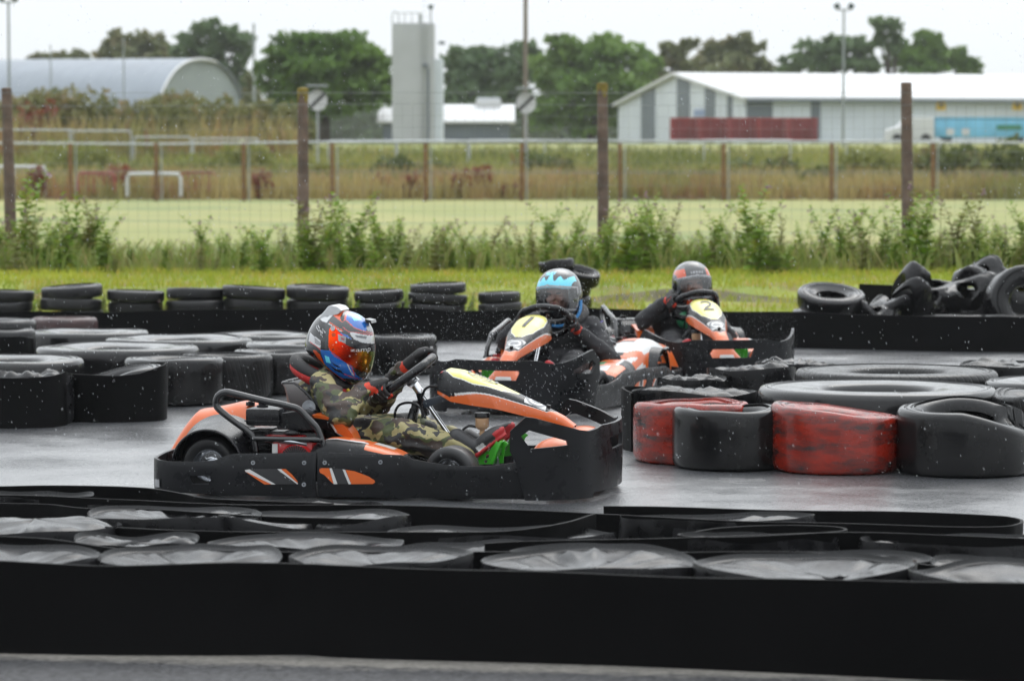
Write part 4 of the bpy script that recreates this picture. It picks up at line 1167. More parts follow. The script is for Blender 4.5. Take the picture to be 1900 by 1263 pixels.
driver(kart3, 'person in black suit and grey helmet with orange temple patches, driving kart number 2', M['suit'], hel3, 0.06, aR=-75, aL=108)
# ================================================================== GROUND
m = MB(); m.add([(-90, -80, 0.0), (90, -80, 0.0), (90, 26.4, 0.0), (-90, 26.4, 0.0)], [(0, 1, 2, 3)]); tag(m.build('track', M['track'], smooth=False), kind='structure')
m = MB(); m.add([(-20, 0, 0.005), (20, 0, 0.005), (20, 7.2, 0.005), (-20, 12.6, 0.005)], [(0, 1, 2, 3)]); tag(m.build('pavement', M['apron'], smooth=False), kind='structure')

def vz(x, y):
    lip = 27.6 + 0.25 * math.sin(x * 0.9) + 0.2 * math.sin(x * 2.3 + 1)
    base = float(np.interp(y, [25.5, 26.2, 27.0, lip - 0.05, lip + 0.12, 30.5, 33, 36, 40], [0.0, 0.10, 0.17, 0.22, 0.31, 0.35, 0.29, 0.21, 0.2]))
    return base + 0.02 * noise.noise(Vector((x * 1.7, y * 1.7, 0)))
ys = [25.5, 25.9, 26.3, 26.7, 27.0, 27.3, 27.5, 27.6, 27.7, 27.8, 27.95, 28.2, 28.6, 29, 29.5, 30, 31, 32, 33, 34, 35, 36, 38]
m = MB(); nx = 200
m.grid(lambda a, b: (lambda x, y: (x, y, vz(x, y)))(-40 + 80 * a, ys[int(round(b * (len(ys) - 1)))]), nx, len(ys)); 
for q_, f_ in enumerate(m.f):
    c_ = sum((Vector(m.v[i]) for i in f_), Vector()) / len(f_)
    if 27.4 < c_.y < 27.8 and (c_.x > 0.4 or noise.noise(Vector((c_.x, c_.y, 2))) > 0.25): m.mi[q_] = 1
tag(m.build('verge', [M['verge'], simple('bare_brown_soil', (0.17, 0.15, 0.06), 0.9, 0, 0.5, 4, 0.5, 20)]), kind='structure')
fy = [38, 60, 88, 92, 97, 104, 112, 120, 128, 140, 150, 400, 3500]; fz = [0.2, 0.2, 0.2, 0.3, 0.5, 0.75, 1.0, 1.15, 1.25, 1.7, 2.0, 2.0, 2.0]
def gz(y): return float(np.interp(y, fy, fz))
V = []; F = []; xs = np.linspace(-1, 1, 25)
for y in fy:
    for x in xs: V.append((x * max(60, y * 0.9), y, gz(y) - 0.004))
n = len(xs)
for i in range(len(fy) - 1):
    for j in range(n - 1): F.append((i * n + j, i * n + j + 1, (i + 1) * n + j + 1, (i + 1) * n + j))
tag(link('field', np_mesh('field', V, F, M['field'])), kind='structure')

# ------------------------------------------------------------------ blades and leaves
def blades(N, sx, zf, h0, h1, w, lean=0.35, seed=1):
    r = np.random.default_rng(seed); P = sx(r, N); n = len(P)
    h = r.uniform(h0, h1, n); a = r.uniform(0, math.pi, n); d = np.stack([np.cos(a), np.sin(a)], 1) * (w * r.uniform(0.6, 1.3, n))[:, None]
    z = np.array([zf(x, y) for x, y in P]); ln = r.normal(0, lean, (n, 2)) * h[:, None]
    V = np.zeros((n, 5, 3)); V[:, 0, :2] = P - d; V[:, 1, :2] = P + d
    V[:, 2, :2] = P + d * 0.7 + ln * 0.4; V[:, 3, :2] = P - d * 0.7 + ln * 0.4; V[:, 4, :2] = P + ln
    V[:, 0, 2] = V[:, 1, 2] = z - 0.01; V[:, 2, 2] = V[:, 3, 2] = z + h * 0.6; V[:, 4, 2] = z + h * 0.97
    b = np.arange(n)[:, None] * 5
    F = np.concatenate([b + [0, 1, 2], b + [0, 2, 3], b + [3, 2, 4]], 0)
    return V.reshape(-1, 3), F
def unif(x0, x1, y0, y1, mask=None):
    def f(r, N):
        P = np.stack([r.uniform(x0, x1, N), r.uniform(y0, y1, N)], 1)
        P = P[np.abs(P[:, 0]) < P[:, 1] * 0.27 + 1.2]
        if mask: P = P[[mask(x, y, q) for (x, y), q in zip(P, r.uniform(0, 1, len(P)))]]
        return P
    return f
bare = lambda x, y, q: q < (0.40 if 27.1 < y < 27.95 and noise.noise(Vector((x * 1.3, y, 5))) > -0.25 and x > 0.5 else 1.0)
V, F = blades(84000, unif(-11, 11, 25.75, 34.5, bare), vz, 0.03, 0.085, 0.006, 0.5, 3)
tag(link('grass', np_mesh('grass', V, F, M['blade'])), 'short bright green grass on the bank behind the tyre wall', 'grass', kind='stuff')

def leafcloud(r, C, Rr, n, size, flat=0.35, shell=0.55):
    """n leaf quads spread through one ellipsoid, thinner towards its heart"""
    d = r.normal(0, 1, (n, 3)); d /= np.linalg.norm(d, axis=1)[:, None]
    rr = shell + (1 - shell) * r.uniform(0, 1, n) ** 0.6; rr = np.where(r.uniform(0, 1, n) < 0.25, r.uniform(0.1, 1, n), rr)
    c = np.array(C) + d * rr[:, None] * np.array(Rr)
    a = r.normal(0, 1, (n, 3)); a /= np.linalg.norm(a, axis=1)[:, None]; b = np.cross(a, r.normal(0, 1, (n, 3))); b /= np.linalg.norm(b, axis=1)[:, None]
    s = size * r.uniform(0.6, 1.4, n)[:, None]
    V = np.stack([c - a * s - b * s * 0.45, c + a * s - b * s * 0.25, c + a * s * 1.1 + b * s * 0.45, c - a * s * 0.9 + b * s * 0.4], 1)
    return V.reshape(-1, 3)
def quads(n): return np.arange(n * 4).reshape(-1, 4)

# ------------------------------------------------------------------ weeds along the wire fence
def weed_mesh(seed, h, dense):
    r = random.Random(seed); m = MB()
    for s in range(r.randint(2, 4) if dense else 1):
        a = r.uniform(0, 6.28); L = h * r.uniform(0.7, 1.0); bx, by = math.cos(a) * r.uniform(0, .1), math.sin(a) * r.uniform(0, .1)
        tip = (bx + r.uniform(-.4, .4) * L, by + r.uniform(-.2, .2) * L, L)
        P = catmull([(bx, by, -0.03), (bx * 1.2, by * 1.2, L * 0.5), tip], 4); m.tube(P, [0.008 * (1 - 0.8 * i / (len(P) - 1)) for i in range(len(P))], 4, mi=1)
        k = int(L / (0.022 if dense else 0.035))
        for i in range(k):
            t = (i + 0.5) / k; p = P[min(len(P) - 1, int(t * (len(P) - 1)))].lerp(P[min(len(P) - 1, int(t * (len(P) - 1)) + 1)], (t * (len(P) - 1)) % 1)
            b = i * 2.4 + r.uniform(-.5, .5); ll = (0.18 if dense else 0.10) * (1.05 - 0.75 * t) * r.uniform(0.7, 1.3) + 0.02
            d = Vector((math.cos(b), math.sin(b), r.uniform(0.2, 0.9))).normalized(); w = d.cross(Vector((0, 0, 1))).normalized() * ll * (0.34 if dense else 0.24)
            q = p + d * ll * 0.5
            m.add([p, q + w, p + d * ll + Vector((0, 0, -ll * 0.25)), q - w], [(0, 1, 2, 3)], 0)
        if r.random() < 0.4:
            for i in range(4):
                q = Vector(tip) + Vector((r.uniform(-.03, .03), r.uniform(-.03, .03), r.uniform(-.08, 0.0))); m.box(q, (0.018, 0.018, 0.018), mi=2)
    return m
M['weedo'] = m_green('olive_weed_leaves', (0.36, 0.38, 0.10), (0.27, 0.28, 0.08), (0.40, 0.30, 0.12), 1.2, 5)
WV = [weed_mesh(100 + i, 1.0, True).mesh('weed', [M['weed' if i % 4 else 'weedo'], M['weedb'], M['flower']], smooth=False) for i in range(7)]
WT = [weed_mesh(200 + i, 1.0, False).mesh('tall_weed', [M['weedb' if i % 2 else 'weed'], M['weedb'], M['flower']], smooth=False) for i in range(4)]
hp = [(0, 62), (45, 95), (120, 82), (180, 58), (240, 42), (330, 30), (380, 45), (440, 40), (500, 48), (545, 70), (610, 95), (680, 75), (740, 62), (800, 48), (850, 50), (950, 52), (1000, 58), (1060, 60), (1120, 65), (1200, 72), (1300, 62), (1380, 80), (1440, 62), (1500, 58), (1560, 85), (1650, 62), (1720, 80), (1800, 78), (1900, 80)]
base_v = []; bf = []; bmi = []
wr_ = random.Random(5); cnt = 0
for i in range(270):
    u = -40 + 1980 * (i + wr_.uniform(-.4, .4)) / 270; Y = wr_.uniform(30.3, 33.4); x = (u - 950) / FPX * Y
    hpx = interp([p[0] for p in hp], [p[1] for p in hp], u) * (wr_.uniform(0.35, 1.0) if wr_.random() < .7 else wr_.uniform(1.0, 1.75)); h = (hpx * 1.1 + 16) * Y / FPX + 0.03
    o = link('weed', WV[i % 7], None, (x, Y, vz(x, Y))); o.scale = (h * wr_.uniform(0.9, 1.4), h, h); o.rotation_euler.z = wr_.uniform(0, 6.28)
    tag(o, 'leafy green weed among those growing along the wire fence', 'weed', 'weeds along the wire fence')
for i, (u, Y) in enumerate([(72, 26.3), (192, 26.2), (304, 26.4), (415, 26.2), (532, 26.3), (650, 26.2), (755, 26.2), (764, 26.0), (875, 26.2), (985, 26.3), (60, 26.5), (310, 26.0), (660, 25.9), (742, 25.9)]):
    o = link('weed', WV[i % 7], None, ((u - 950) / FPX * Y, Y, vz((u - 950) / FPX * Y, Y))); h = wr_.uniform(.18, .3); o.scale = (h, h, h); o.rotation_euler.z = i
    tag(o, 'small weed growing in a gap between the stacked tyres', 'weed', 'weeds between the tyre stacks')
for i, (u, v0) in enumerate([(362, 385), (127, 395), (600, 380), (1010, 425), (1042, 415), (1065, 368), (1085, 375), (1195, 345), (1222, 310), (1245, 400), (1393, 400), (1425, 395), (1560, 385), (1600, 395), (1625, 390), (1745, 330), (1845, 375), (1805, 390), (1700, 400), (930, 425), (850, 440), (720, 430)]):
    Y = wr_.uniform(30.4, 32.4); x = (u - 950) / FPX * Y; h = (510 - v0) * Y / FPX
    o = link('tall_weed', WT[i % 4], None, (x, Y, vz(x, Y))); o.scale = (h * .7, h * .7, h); o.rotation_euler.z = wr_.uniform(0, 6.28)
    tag(o, 'thin tall weed stem with small leaves standing above the fence weeds', 'weed', 'tall thin weed stems')

M['weedmix'] = m_green('mixed_low_growth', (0.40, 0.44, 0.12), (0.22, 0.32, 0.06), (0.45, 0.36, 0.15), 1.1, 4)
V, F = blades(14000, unif(-11, 11, 30.4, 33.8, lambda x, y, q: q < 0.75 + 0.5 * noise.noise(Vector((x * 1.1, y, 8)))), vz, 0.10, 0.36, 0.012, 0.4, 31)
tag(link('undergrowth', np_mesh('undergrowth', V, F, M['weedmix'])), 'tangled low growth filling the foot of the wire fence', 'undergrowth', kind='stuff')
# ------------------------------------------------------------------ wire fence on timber posts
FYY = 33.2
fen_ = thing('wire_fence', 'see-through wire mesh fence on brown timber posts behind the tyre wall', 'fence', (0, FYY, 0.25))
pu = [(-1095, 165, 22), (-540, 165, 22), (15, 165, 21), (563, 166, 21), (1117, 157, 21), (1679, 155, 22), (2240, 155, 22), (2800, 155, 22)]
for i, (u, vt, w) in enumerate(pu):
    x = (u - 950) / FPX * FYY; zt = CAMH - (vt - 285) / FPX * FYY; r = w / 2 / FPX * FYY; m = MB()
    def post(t, s, x=x, r=r, zt=zt, i=i):
        a = 2 * math.pi * s; k = r * (1.08 - 0.16 * t) * (1 + 0.05 * noise.noise(Vector((math.cos(a) * 2, math.sin(a) * 2 + i * 9, t * 7))))
        return (x + k * math.cos(a) + 0.02 * (1 - t) * (i % 3), k * math.sin(a), lerp(-0.1, zt - 0.25, t))
    m.grid(post, 24, 14, cv=True); m.ell((x, 0, zt - 0.252), (r * 0.93, r * 0.93, 0.012)); p = m.build('post', M['conc'], fen_)
    if i in (3, 4):
        m = MB()
        m.grid(lambda t, s: (x + r * 0.985 * math.cos(2 * math.pi * s), r * 0.985 * math.sin(2 * math.pi * s), zt - 0.25 - (0.10 + 0.05 * math.sin(s * 20 + i)) * (1 - t)), 4, 24, cv=True); m.ell((x, 0, zt - 0.246), (r * 0.96, r * 0.96, 0.012)); m.build('lichen', M['lichen'], p)
m = MB(); x0, x1 = -12.5, 12.5
for k in range(15):
    z = 0.05 + k * 0.125; r = 0.0013 if k < 14 else 0.0026
    m.tube([(x0 + (x1 - x0) * t / 24, -0.07 + 0.008 * math.sin(t * 1.7 + k), z + 0.012 * math.sin(t * 0.9 + k * .3)) for t in range(25)], r, 3, caps=False)
k = 0
xw = x0
while xw < x1: m.tube([(xw, -0.07, 0.03), (xw + 0.01 * math.sin(xw * 7), -0.07, 1.80)], 0.0014, 3, caps=False); xw += 0.11
m.tube([(x0, -0.07, 1.93), (x1, -0.07, 1.93)], 0.003, 3); 
m.build('wire_mesh', M['wire'], fen_)
m = MB(); q = G(592, 493, 0.36); m.tube(catmull([q + Vector((-0.08, -1, -.03)), q + Vector((-.03, -1, .04)), q + Vector((0.03, -1, 0.12))], 4), [0.02, 0.03, 0.03, 0.025, 0.02, 0.025, 0.03, 0.02, 0.01], 8)
tag(m.build('plastic_wrap', M['bluebag']), 'crumpled blue plastic scrap lying in the weeds beside the second fence post', 'litter')

# ------------------------------------------------------------------ rough ground beyond the field
def px_unif(y0, y1, mask):
    def f(r, N):
        Y = r.uniform(y0, y1, N); X = (r.uniform(-60, 1960, N) - 950) / FPX * Y; P = np.stack([X, Y], 1)
        return P[[mask(x * FPX / y + 950, y, q) for (x, y), q in zip(P, r.uniform(0, 1, N))]]
    return f
nz = lambda a, b, c=0: noise.noise(Vector((a, b, c)))
zf = lambda x, y: gz(y)
V, F = blades(16000, px_unif(88, 95, lambda u, y, q: q < 0.75 + 0.3 * nz(u / 120, y / 3)), zf, 0.35, 0.95, 0.035, 0.3, 21)
tag(link('dry_grass', np_mesh('dry_grass', V, F, M['straw'])), 'tall straw coloured grass at the far edge of the field', 'grass', kind='stuff')
V, F = blades(26000, px_unif(90, 128, lambda u, y, q: q < 0.7 + 0.6 * nz(u / 90, y / 6, 3)), zf, 0.3, 0.85, 0.05, 0.4, 22)
tag(link('rough_growth', np_mesh('rough_growth', V, F, M['rgreen'])), 'tangled green and olive growth on the rising rough ground', 'undergrowth', kind='stuff')

def bush(name, u, Y, wpx, v0, v1, mt, n, size, label, cat='bush', group=None, seed=0, stems=True):
    s = FPX / Y; x = (u - 950) / s; zt = CAMH - (v0 - 285) / s; zb = min(gz(Y) if Y > 38 else vz(x, Y), CAMH - (v1 - 285) / s); w = wpx / s / 2; h = zt - zb
    r = np.random.default_rng(seed + int(abs(u) * 7 + Y)); V = []
    for k in range(7):
        c = (r.uniform(-.6, .6) * w, r.uniform(-.5, .5) * w * 0.7, h * r.uniform(0.35, 0.72)); V.append(leafcloud(r, c, (w * r.uniform(.4, .6), w * .5, h * r.uniform(.28, .42)), n // 7, size))
    V = np.concatenate(V); V[:, 2] = np.maximum(V[:, 2], 0.0)
    o = thing(name, label, cat, (x, Y, zb), 0, group); link('foliage', np_mesh('foliage', V, quads(len(V) // 4), M[mt]), o)
    m = MB()
    for k in range(4): m.tube([(0, 0, -0.05), (r.uniform(-.5, .5) * w, r.uniform(-.3, .3) * w, h * 0.6)], [0.03 * h, 0.01 * h], 5)
    m.build('stems', M['bark'], o); return o
for (u, wpx, v0, v1, tx) in ((895, 62, 305, 372, 'tallest rust red dock clump in the dry grass behind the field'), (855, 40, 318, 372, 'rust red dock clump left of the tallest red one'), (938, 55, 338, 373, 'low round rust red dock clump right of the tallest red one'), (490, 50, 315, 372, 'faded rust red dock clump left of the second fence post'), (705, 40, 322, 372, 'thin rust red dock clump between the second and third fence posts'), (215, 110, 300, 345, 'wide rust red dock patch behind the red barrier'), (70, 40, 308, 345, 'small rust red dock clump beside the white barrier'), (765, 34, 318, 372, 'narrow rust red dock clump left of the brown post under the silo')):
    bush('dock_plant', u, 88.6 + (u % 7) * 0.2, wpx, v0, v1, 'dock', 240, 0.07, tx, 'weed', None, 3)
for (u, wpx, v0, v1, Y, mt, tx) in ((560, 120, 300, 374, 93, 'rgreen', 'grey green scrub right behind the second fence post'), (740, 110, 290, 372, 95, 'bramble', 'dark scrub bush under the silo'), (820, 140, 296, 372, 97, 'bramble', 'low dark scrub bush left of the tall red dock'), (1010, 130, 285, 372, 97, 'bramble', 'dark scrub bush right of the third brown rail post'), (1270, 150, 300, 372, 93, 'rgreen', 'green scrub bush below the red crates'), (1420, 160, 290, 372, 95, 'bramble', 'dark scrub bush near the last brown rail posts'), (1520, 110, 310, 372, 92, 'bramble', 'low dark scrub bush beside the last brown rail post'), (1610, 150, 268, 372, 95, 'rgreen', 'tall green bush left of the fourth fence post'), (1760, 190, 262, 372, 94, 'bramble', 'tall dark bush right of the fourth fence post'), (1875, 150, 255, 372, 93, 'bramble', 'dark bush at the right edge of the field'), (180, 240, 262, 345, 100, 'rgreen', 'yellow green scrub behind the pipe barriers'), (420, 180, 265, 350, 100, 'rgreen', 'pale green scrub behind the left rails')):
    bush('scrub_bush', u, Y, wpx, v0, v1, mt, 700, 0.12, tx, 'bush', None, 9)
M['mound'] = m_green('mound_bramble_leaves', (0.30, 0.30, 0.10), (0.17, 0.20, 0.07), (0.44, 0.30, 0.15), 0.3, 0.8)
for k, (u, wpx, v0, v1, Y, tx) in enumerate(((60, 170, 168, 262, 118, 'bramble bush with rusty patches at the left end of the mound'), (165, 200, 172, 262, 119, 'second bramble bush from the left on the mound'), (270, 200, 180, 262, 118, 'bramble bush in the middle of the mound below the hangar'), (370, 180, 184, 260, 120, 'bramble bush below the gable of the hangar'), (455, 150, 190, 258, 118, 'bramble bush near the right end of the mound'), (525, 130, 204, 258, 117, 'last low bramble bush where the mound runs out'))):
    bush('bramble_bush', u, Y, wpx, v0 - 4, v1 + 8, 'mound', 1500, 0.15, tx, 'bush', None, k)
    if k == 0: bush('dock_plant', 80, 115.5, 110, 178, 250, 'dock', 300, 0.13, 'tall rust brown growth in front of the left end of the bramble mound', 'weed', None, 77)
V, F = blades(4600, px_unif(112, 117, lambda u, y, q: u < 560), lambda x, y: gz(y) - 0.05, 0.9, 2.3, 0.06, 0.2, 44)
m44 = np_mesh('mound_grass', V, F, M['straw']); tag(link('mound_grass', m44), 'tall grass growing between the brambles of the mound', 'grass', kind='stuff')

# ------------------------------------------------------------------ rail fence and barriers beyond the field
rf = thing('rail_fence', 'galvanised rail fence with brown timber posts across the far edge of the field', 'fence', (0, 86.5, 0.2))
zr = lambda v: CAMH - (v - 285) / FPX * 86.5 - 0.2
for u in (-40, 132, 291, 453, 617, 790, 968, 1150, 1342, 1542, 1730, 1930):
    x = (u - 950) / FPX * 86.5; m = MB(); m.box((x, 0, zr(266) / 2 - 0.05), (0.115, 0.10, zr(266) + 0.1), bev=0.01); m.build('timber_post', M['brownpost'], rf)
    m = MB(); m.tube([(x + 0.14, 0.08, -0.05), (x + 0.14, 0.08, zr(270))], 0.022, 8); m.build('steel_post', M['galv'], rf)
m = MB(); m.tube([((u - 950) / FPX * 86.5, 0.0, zr(v)) for u, v in ((-60, 266), (300, 268), (620, 264), (1000, 262), (1300, 262), (1960, 266))], 0.032, 8); m.build('top_rail', M['galv'], rf)
m = MB(); m.tube([((u - 950) / FPX * 86.5, 0.06, zr(v)) for u, v in ((-60, 318), (1960, 320))], 0.012, 5); m.build('middle_wire', M['wire'], rf)
def hoop(name, u0, u1, v0, v1, Y, mt, label, r=0.03, legs=0, group='pipe barriers beyond the field'):
    s = FPX / Y; a = (u0 - 950) / s; b = (u1 - 950) / s; h = (v1 - v0) / s; zb = max(gz(Y) - 0.05, CAMH - (v1 - 285) / s); zt = CAMH - (v0 - 285) / s - zb
    c = (a + b) / 2; w = (b - a) / 2; o = thing(name, label, 'barrier', (c, Y, zb), 0, group); q = min(0.16, w * 0.4)
    m = MB(); m.tube(catmull([(-w, 0, 0), (-w, 0, zt - q), (-w + q * .3, 0, zt - q * .3), (-w + q, 0, zt), (w - q, 0, zt), (w - q * .3, 0, zt - q * .3), (w, 0, zt - q), (w, 0, 0)], 3), r, 8); m.build('frame', M[mt], o)
    for k in range(legs):
        m = MB(); xx = -w + 2 * w * (k + 1) / (legs + 1); m.tube([(xx, 0, 0), (xx, 0, zt)], r * 0.6, 6); m.build('bar', M[mt], o)
hoop('pipe_barrier', -70, 131, 242, 300, 104, 'galv', 'tall bent pipe barrier at the far left edge')
hoop('pipe_barrier', 136, 245, 244, 300, 105, 'galv', 'bent pipe barrier, second from the left in the upper row')
hoop('pipe_barrier', 250, 356, 255, 300, 106, 'galv', 'bent pipe barrier, third from the left in the upper row')
hoop('pipe_barrier', 360, 480, 258, 300, 107, 'galv', 'bent pipe barrier left of the second fence post')
hoop('pipe_barrier', 610, 735, 262, 300, 106, 'galv', 'pipe barrier in front of the silo')
hoop('pipe_barrier', 738, 868, 262, 300, 107, 'galv', 'pipe barrier right of the silo')
hoop('pipe_barrier', 872, 1010, 261, 300, 108, 'galv', 'pipe barrier below the left white building')
hoop('pipe_barrier', 1306, 1465, 261, 300, 106, 'galv', 'pipe barrier below the red crates')
hoop('pipe_barrier', 1570, 1742, 261, 305, 105, 'galv', 'pipe barrier below the fourth fence post')
hoop('crowd_barrier', 237, 336, 323, 364, 88, 'whitepaint', 'white hoop barrier standing in the dry grass', 0.05, 0)
hoop('crowd_barrier', -30, 86, 310, 362, 89, 'whitepaint', 'white barrier cut by the left edge of the picture', 0.05, 3)
hoop('crowd_barrier', 146, 213, 321, 360, 88.4, 'redpaint', 'red barrier left of the white hoop barrier', 0.04, 6)
hoop('crowd_barrier', 337, 402, 320, 362, 88.8, 'redpaint', 'red barrier right of the white hoop barrier', 0.035, 4)

# ------------------------------------------------------------------ trees
def tree(u, Y, blobs, mt, leaf, dens_, label, trunk_u=None, seed=0, thin=0.55, name='tree'):
    """blobs: crown clumps (u, v, half width px, half height px)"""
    s = FPX / Y; r = np.random.default_rng(seed + 50); zb = 2.0; x0 = ((trunk_u or u) - 950) / s
    o = thing(name, label, 'tree', (x0, Y, zb)); V = []; m = MB(); g = 1.3 if thin < 0.6 else 1.2; blobs = [(a, b, w * g, h * g) for a, b, w, h in blobs]
    top = max(CAMH - (b[1] - 285) / s for b in blobs) - zb; R0 = top * 0.035 + 0.12
    m.tube([(0, 0, -0.2), (0.1, 0, top * 0.2), (0.0, 0.1, top * 0.45)], [R0 * 1.25, R0, R0 * 0.7], 8)
    for (bu, bv, bw, bh) in blobs:
        c = np.array([(bu - 950) / s - x0, r.uniform(-.25, .25) * bw / s, CAMH - (bv - 285) / s - zb]); w, h = bw / s, bh / s
        tip = Vector(c); fork = Vector((0.0, 0.1, top * r.uniform(0.28, 0.45))); md = fork.lerp(tip, 0.5) + Vector((0, 0, 0.12 * top * r.uniform(0, 1)))
        m.tube(catmull([fork, md, tip], 4), [R0 * 0.5 * (1 - 0.8 * i / 8) for i in range(9)], 6)
        k = max(9, int(9 + bw * bh / 170))
        for q in range(k):
            d = r.normal(0, 1, 3); d /= np.linalg.norm(d); rr = r.uniform(0.35, 0.95)
            cc = c + d * rr * np.array([w, w * 0.9, h]) * 0.85; f = r.uniform(0.17, 0.38)
            V.append(leafcloud(r, cc, (w * f, w * f, h * f * 0.85), max(20, int(dens_ * f * f * bw * bh / 14)), leaf, shell=thin))
            if q % 3 == 0: m.tube([tip, Vector(cc)], [R0 * 0.14, R0 * 0.05], 4)
    V = np.concatenate(V); V[:, 2] = np.maximum(V[:, 2], 0.3)
    link('crown', np_mesh('crown', V, quads(len(V) // 4), M[mt]), o); m.build('trunk', M['bark'], o)
tree(110, 250, [(80, 110, 24, 10), (120, 108, 20, 9), (152, 106, 16, 9), (60, 114, 12, 7)], 'olive', 0.3, 1.0, 'low distant treetop showing over the left end of the hangar roof', seed=1)
tree(235, 235, [(225, 88, 30, 26), (262, 86, 28, 20), (295, 92, 24, 22), (205, 102, 22, 18), (240, 112, 50, 16), (300, 110, 40, 18)], 'olive', 0.32, 1.1, 'olive green tree behind the hangar roof, left of the taller grey green one', seed=2)
tree(400, 225, [(395, 62, 40, 24), (350, 82, 30, 24), (440, 75, 32, 24), (405, 95, 45, 25), (455, 105, 24, 24), (345, 108, 28, 18), (430, 135, 32, 24), (458, 160, 28, 22)], 'dark', 0.30, 0.75, 'airy grey green tree rising behind the gable of the hangar', seed=3, thin=0.7)
tree(600, 165, [(600, 85, 62, 28), (545, 105, 50, 34), (650, 100, 50, 34), (690, 130, 38, 36), (600, 130, 70, 40), (530, 150, 48, 38), (670, 170, 56, 40), (560, 190, 48, 34), (620, 190, 50, 34), (708, 170, 24, 30)], 'oak', 0.26, 1.1, 'broad dark green oak left of the grey silo', seed=4)
tree(480, 190, [(465, 165, 14, 22), (475, 190, 20, 20)], 'olive', 0.25, 1.0, 'small light green tree in front of the hangar end, left of the oak', seed=14)
tree(890, 215, [(870, 110, 46, 22), (930, 108, 44, 20), (850, 140, 32, 34), (905, 145, 60, 36), (965, 135, 34, 34), (880, 182, 60, 28), (950, 180, 40, 28), (835, 185, 24, 30), (985, 105, 26, 24)], 'dark', 0.3, 1.2, 'dull dark tree directly right of the silo', seed=5)
tree(1100, 200, [(1040, 95, 34, 28), (1110, 88, 52, 24), (1160, 105, 44, 28), (1090, 120, 70, 40), (1190, 135, 40, 36), (1020, 135, 40, 40), (1060, 175, 60, 44), (1140, 170, 70, 40), (1015, 190, 34, 44), (1090, 215, 70, 30), (1180, 190, 34, 30)], 'ash', 0.27, 1.15, 'large rounded bright green tree behind the light pole and left of the warehouse', seed=6)
tree(1245, 215, [(1245, 95, 24, 18), (1228, 125, 26, 24), (1265, 115, 24, 28), (1275, 85, 16, 12), (1250, 150, 34, 22), (1212, 150, 30, 30), (1290, 132, 26, 22)], 'olive', 0.26, 0.8, 'thin light green tree above the gable of the warehouse', seed=7, thin=0.7)
tree(1345, 225, [(1320, 100, 28, 26), (1360, 85, 26, 16), (1390, 100, 26, 26), (1345, 125, 50, 22), (1405, 125, 22, 16), (1380, 72, 12, 8), (1300, 125, 28, 20), (1418, 130, 14, 12)], 'olive', 0.3, 0.95, 'olive brown tree behind the ridge of the warehouse', seed=8)
tree(1545, 230, [(1500, 105, 40, 24), (1545, 85, 34, 20), (1590, 95, 32, 24), (1470, 122, 28, 18), (1540, 122, 60, 20), (1610, 122, 30, 20)], 'dark', 0.3, 1.2, 'dark green tree behind the twin headed floodlight', seed=9)
tree(1655, 215, [(1640, 50, 30, 18), (1660, 78, 14, 20), (1630, 75, 12, 12)], 'dark', 0.26, 0.9, 'tall thin pine topping the trees on the right', seed=10, thin=0.7)
tree(1700, 228, [(1680, 95, 36, 24), (1720, 90, 34, 22), (1755, 105, 30, 22), (1700, 122, 60, 20), (1785, 120, 24, 14), (1800, 130, 20, 10), (1720, 68, 18, 14)], 'oak', 0.3, 1.1, 'dark green tree furthest right above the warehouse roof', seed=11)
# far woods closing the gaps low on the horizon
wv = []; wr2 = np.random.default_rng(4)
for u in range(-80, 2000, 30):
    Y = 420; s = FPX / Y; wv.append(leafcloud(wr2, ((u - 950) / s, Y, 4.5), (3.2, 2, 4.2), 260, 0.7))
wv = np.concatenate(wv); tag(link('distant_woods', np_mesh('distant_woods', wv, quads(len(wv) // 4), M['dark'])), 'low dark band of far off trees behind the buildings', 'woods', kind='stuff')

# ------------------------------------------------------------------ hangar
Y0 = 200; P0 = Vector(((283 - 950) / FPX * Y0, Y0, 2.0)); bA = rad(19); pd = Vector((math.sin(bA), math.cos(bA), 0)); ad = Vector((-math.cos(bA), math.sin(bA), 0)) * 1.0
ad = Vector((-0.985, 0.17, 0)); GW = 15.0; GH = CAMH + 173 / FPX * 206 - 2.0
hg = thing('hangar', 'grey barrel vaulted corrugated hangar with pale flat end wall', 'building', P0)
def arch(t): a = math.pi * t; return (GW / 2 * (1 - math.copysign(abs(math.cos(a)) ** 0.9, math.cos(a))), GH * math.sin(a) ** 0.8)
def hroof(a, b):
    q, h = arch(a); L = 46 * b; w = 0.035 * math.sin(b * 46 * 2 * math.pi / 0.9)
    return pd * q + ad * (L - 0.25) + Vector((0, 0, h + 0.05 + w * 1))
m = MB(); m.grid(hroof, 40, 240); solid('roof', m.v, m.f, M['hangar'], hg, 0.08, 0)
m = MB(); pts = [arch(k / 40) for k in range(41)]; m.prism(pts, lambda a, b, k: tuple(pd * a + ad * (0.02 + 0.15 * k) + Vector((0, 0, b)))); m.build('end_wall', M['hangarend'], hg, smooth=False)
m = MB(); m.tube([pd * q - ad * 0.28 + Vector((0, 0, h + 0.05)) for q, h in (arch(k / 40) for k in range(24))], 0.09, 6); m.build('verge_trim', M['roofwhite'], hg)
m = MB(); m.box(pd * (GW + 1.0) + Vector((1.2, 0, 0.35)), (4.2, 5, 1.9)); m.box(pd * (GW + 1.0) + Vector((1.2, 0, 1.36)), (4.5, 5.3, 0.12)); m.build('side_annexe', M['hangar'], hg, smooth=False)

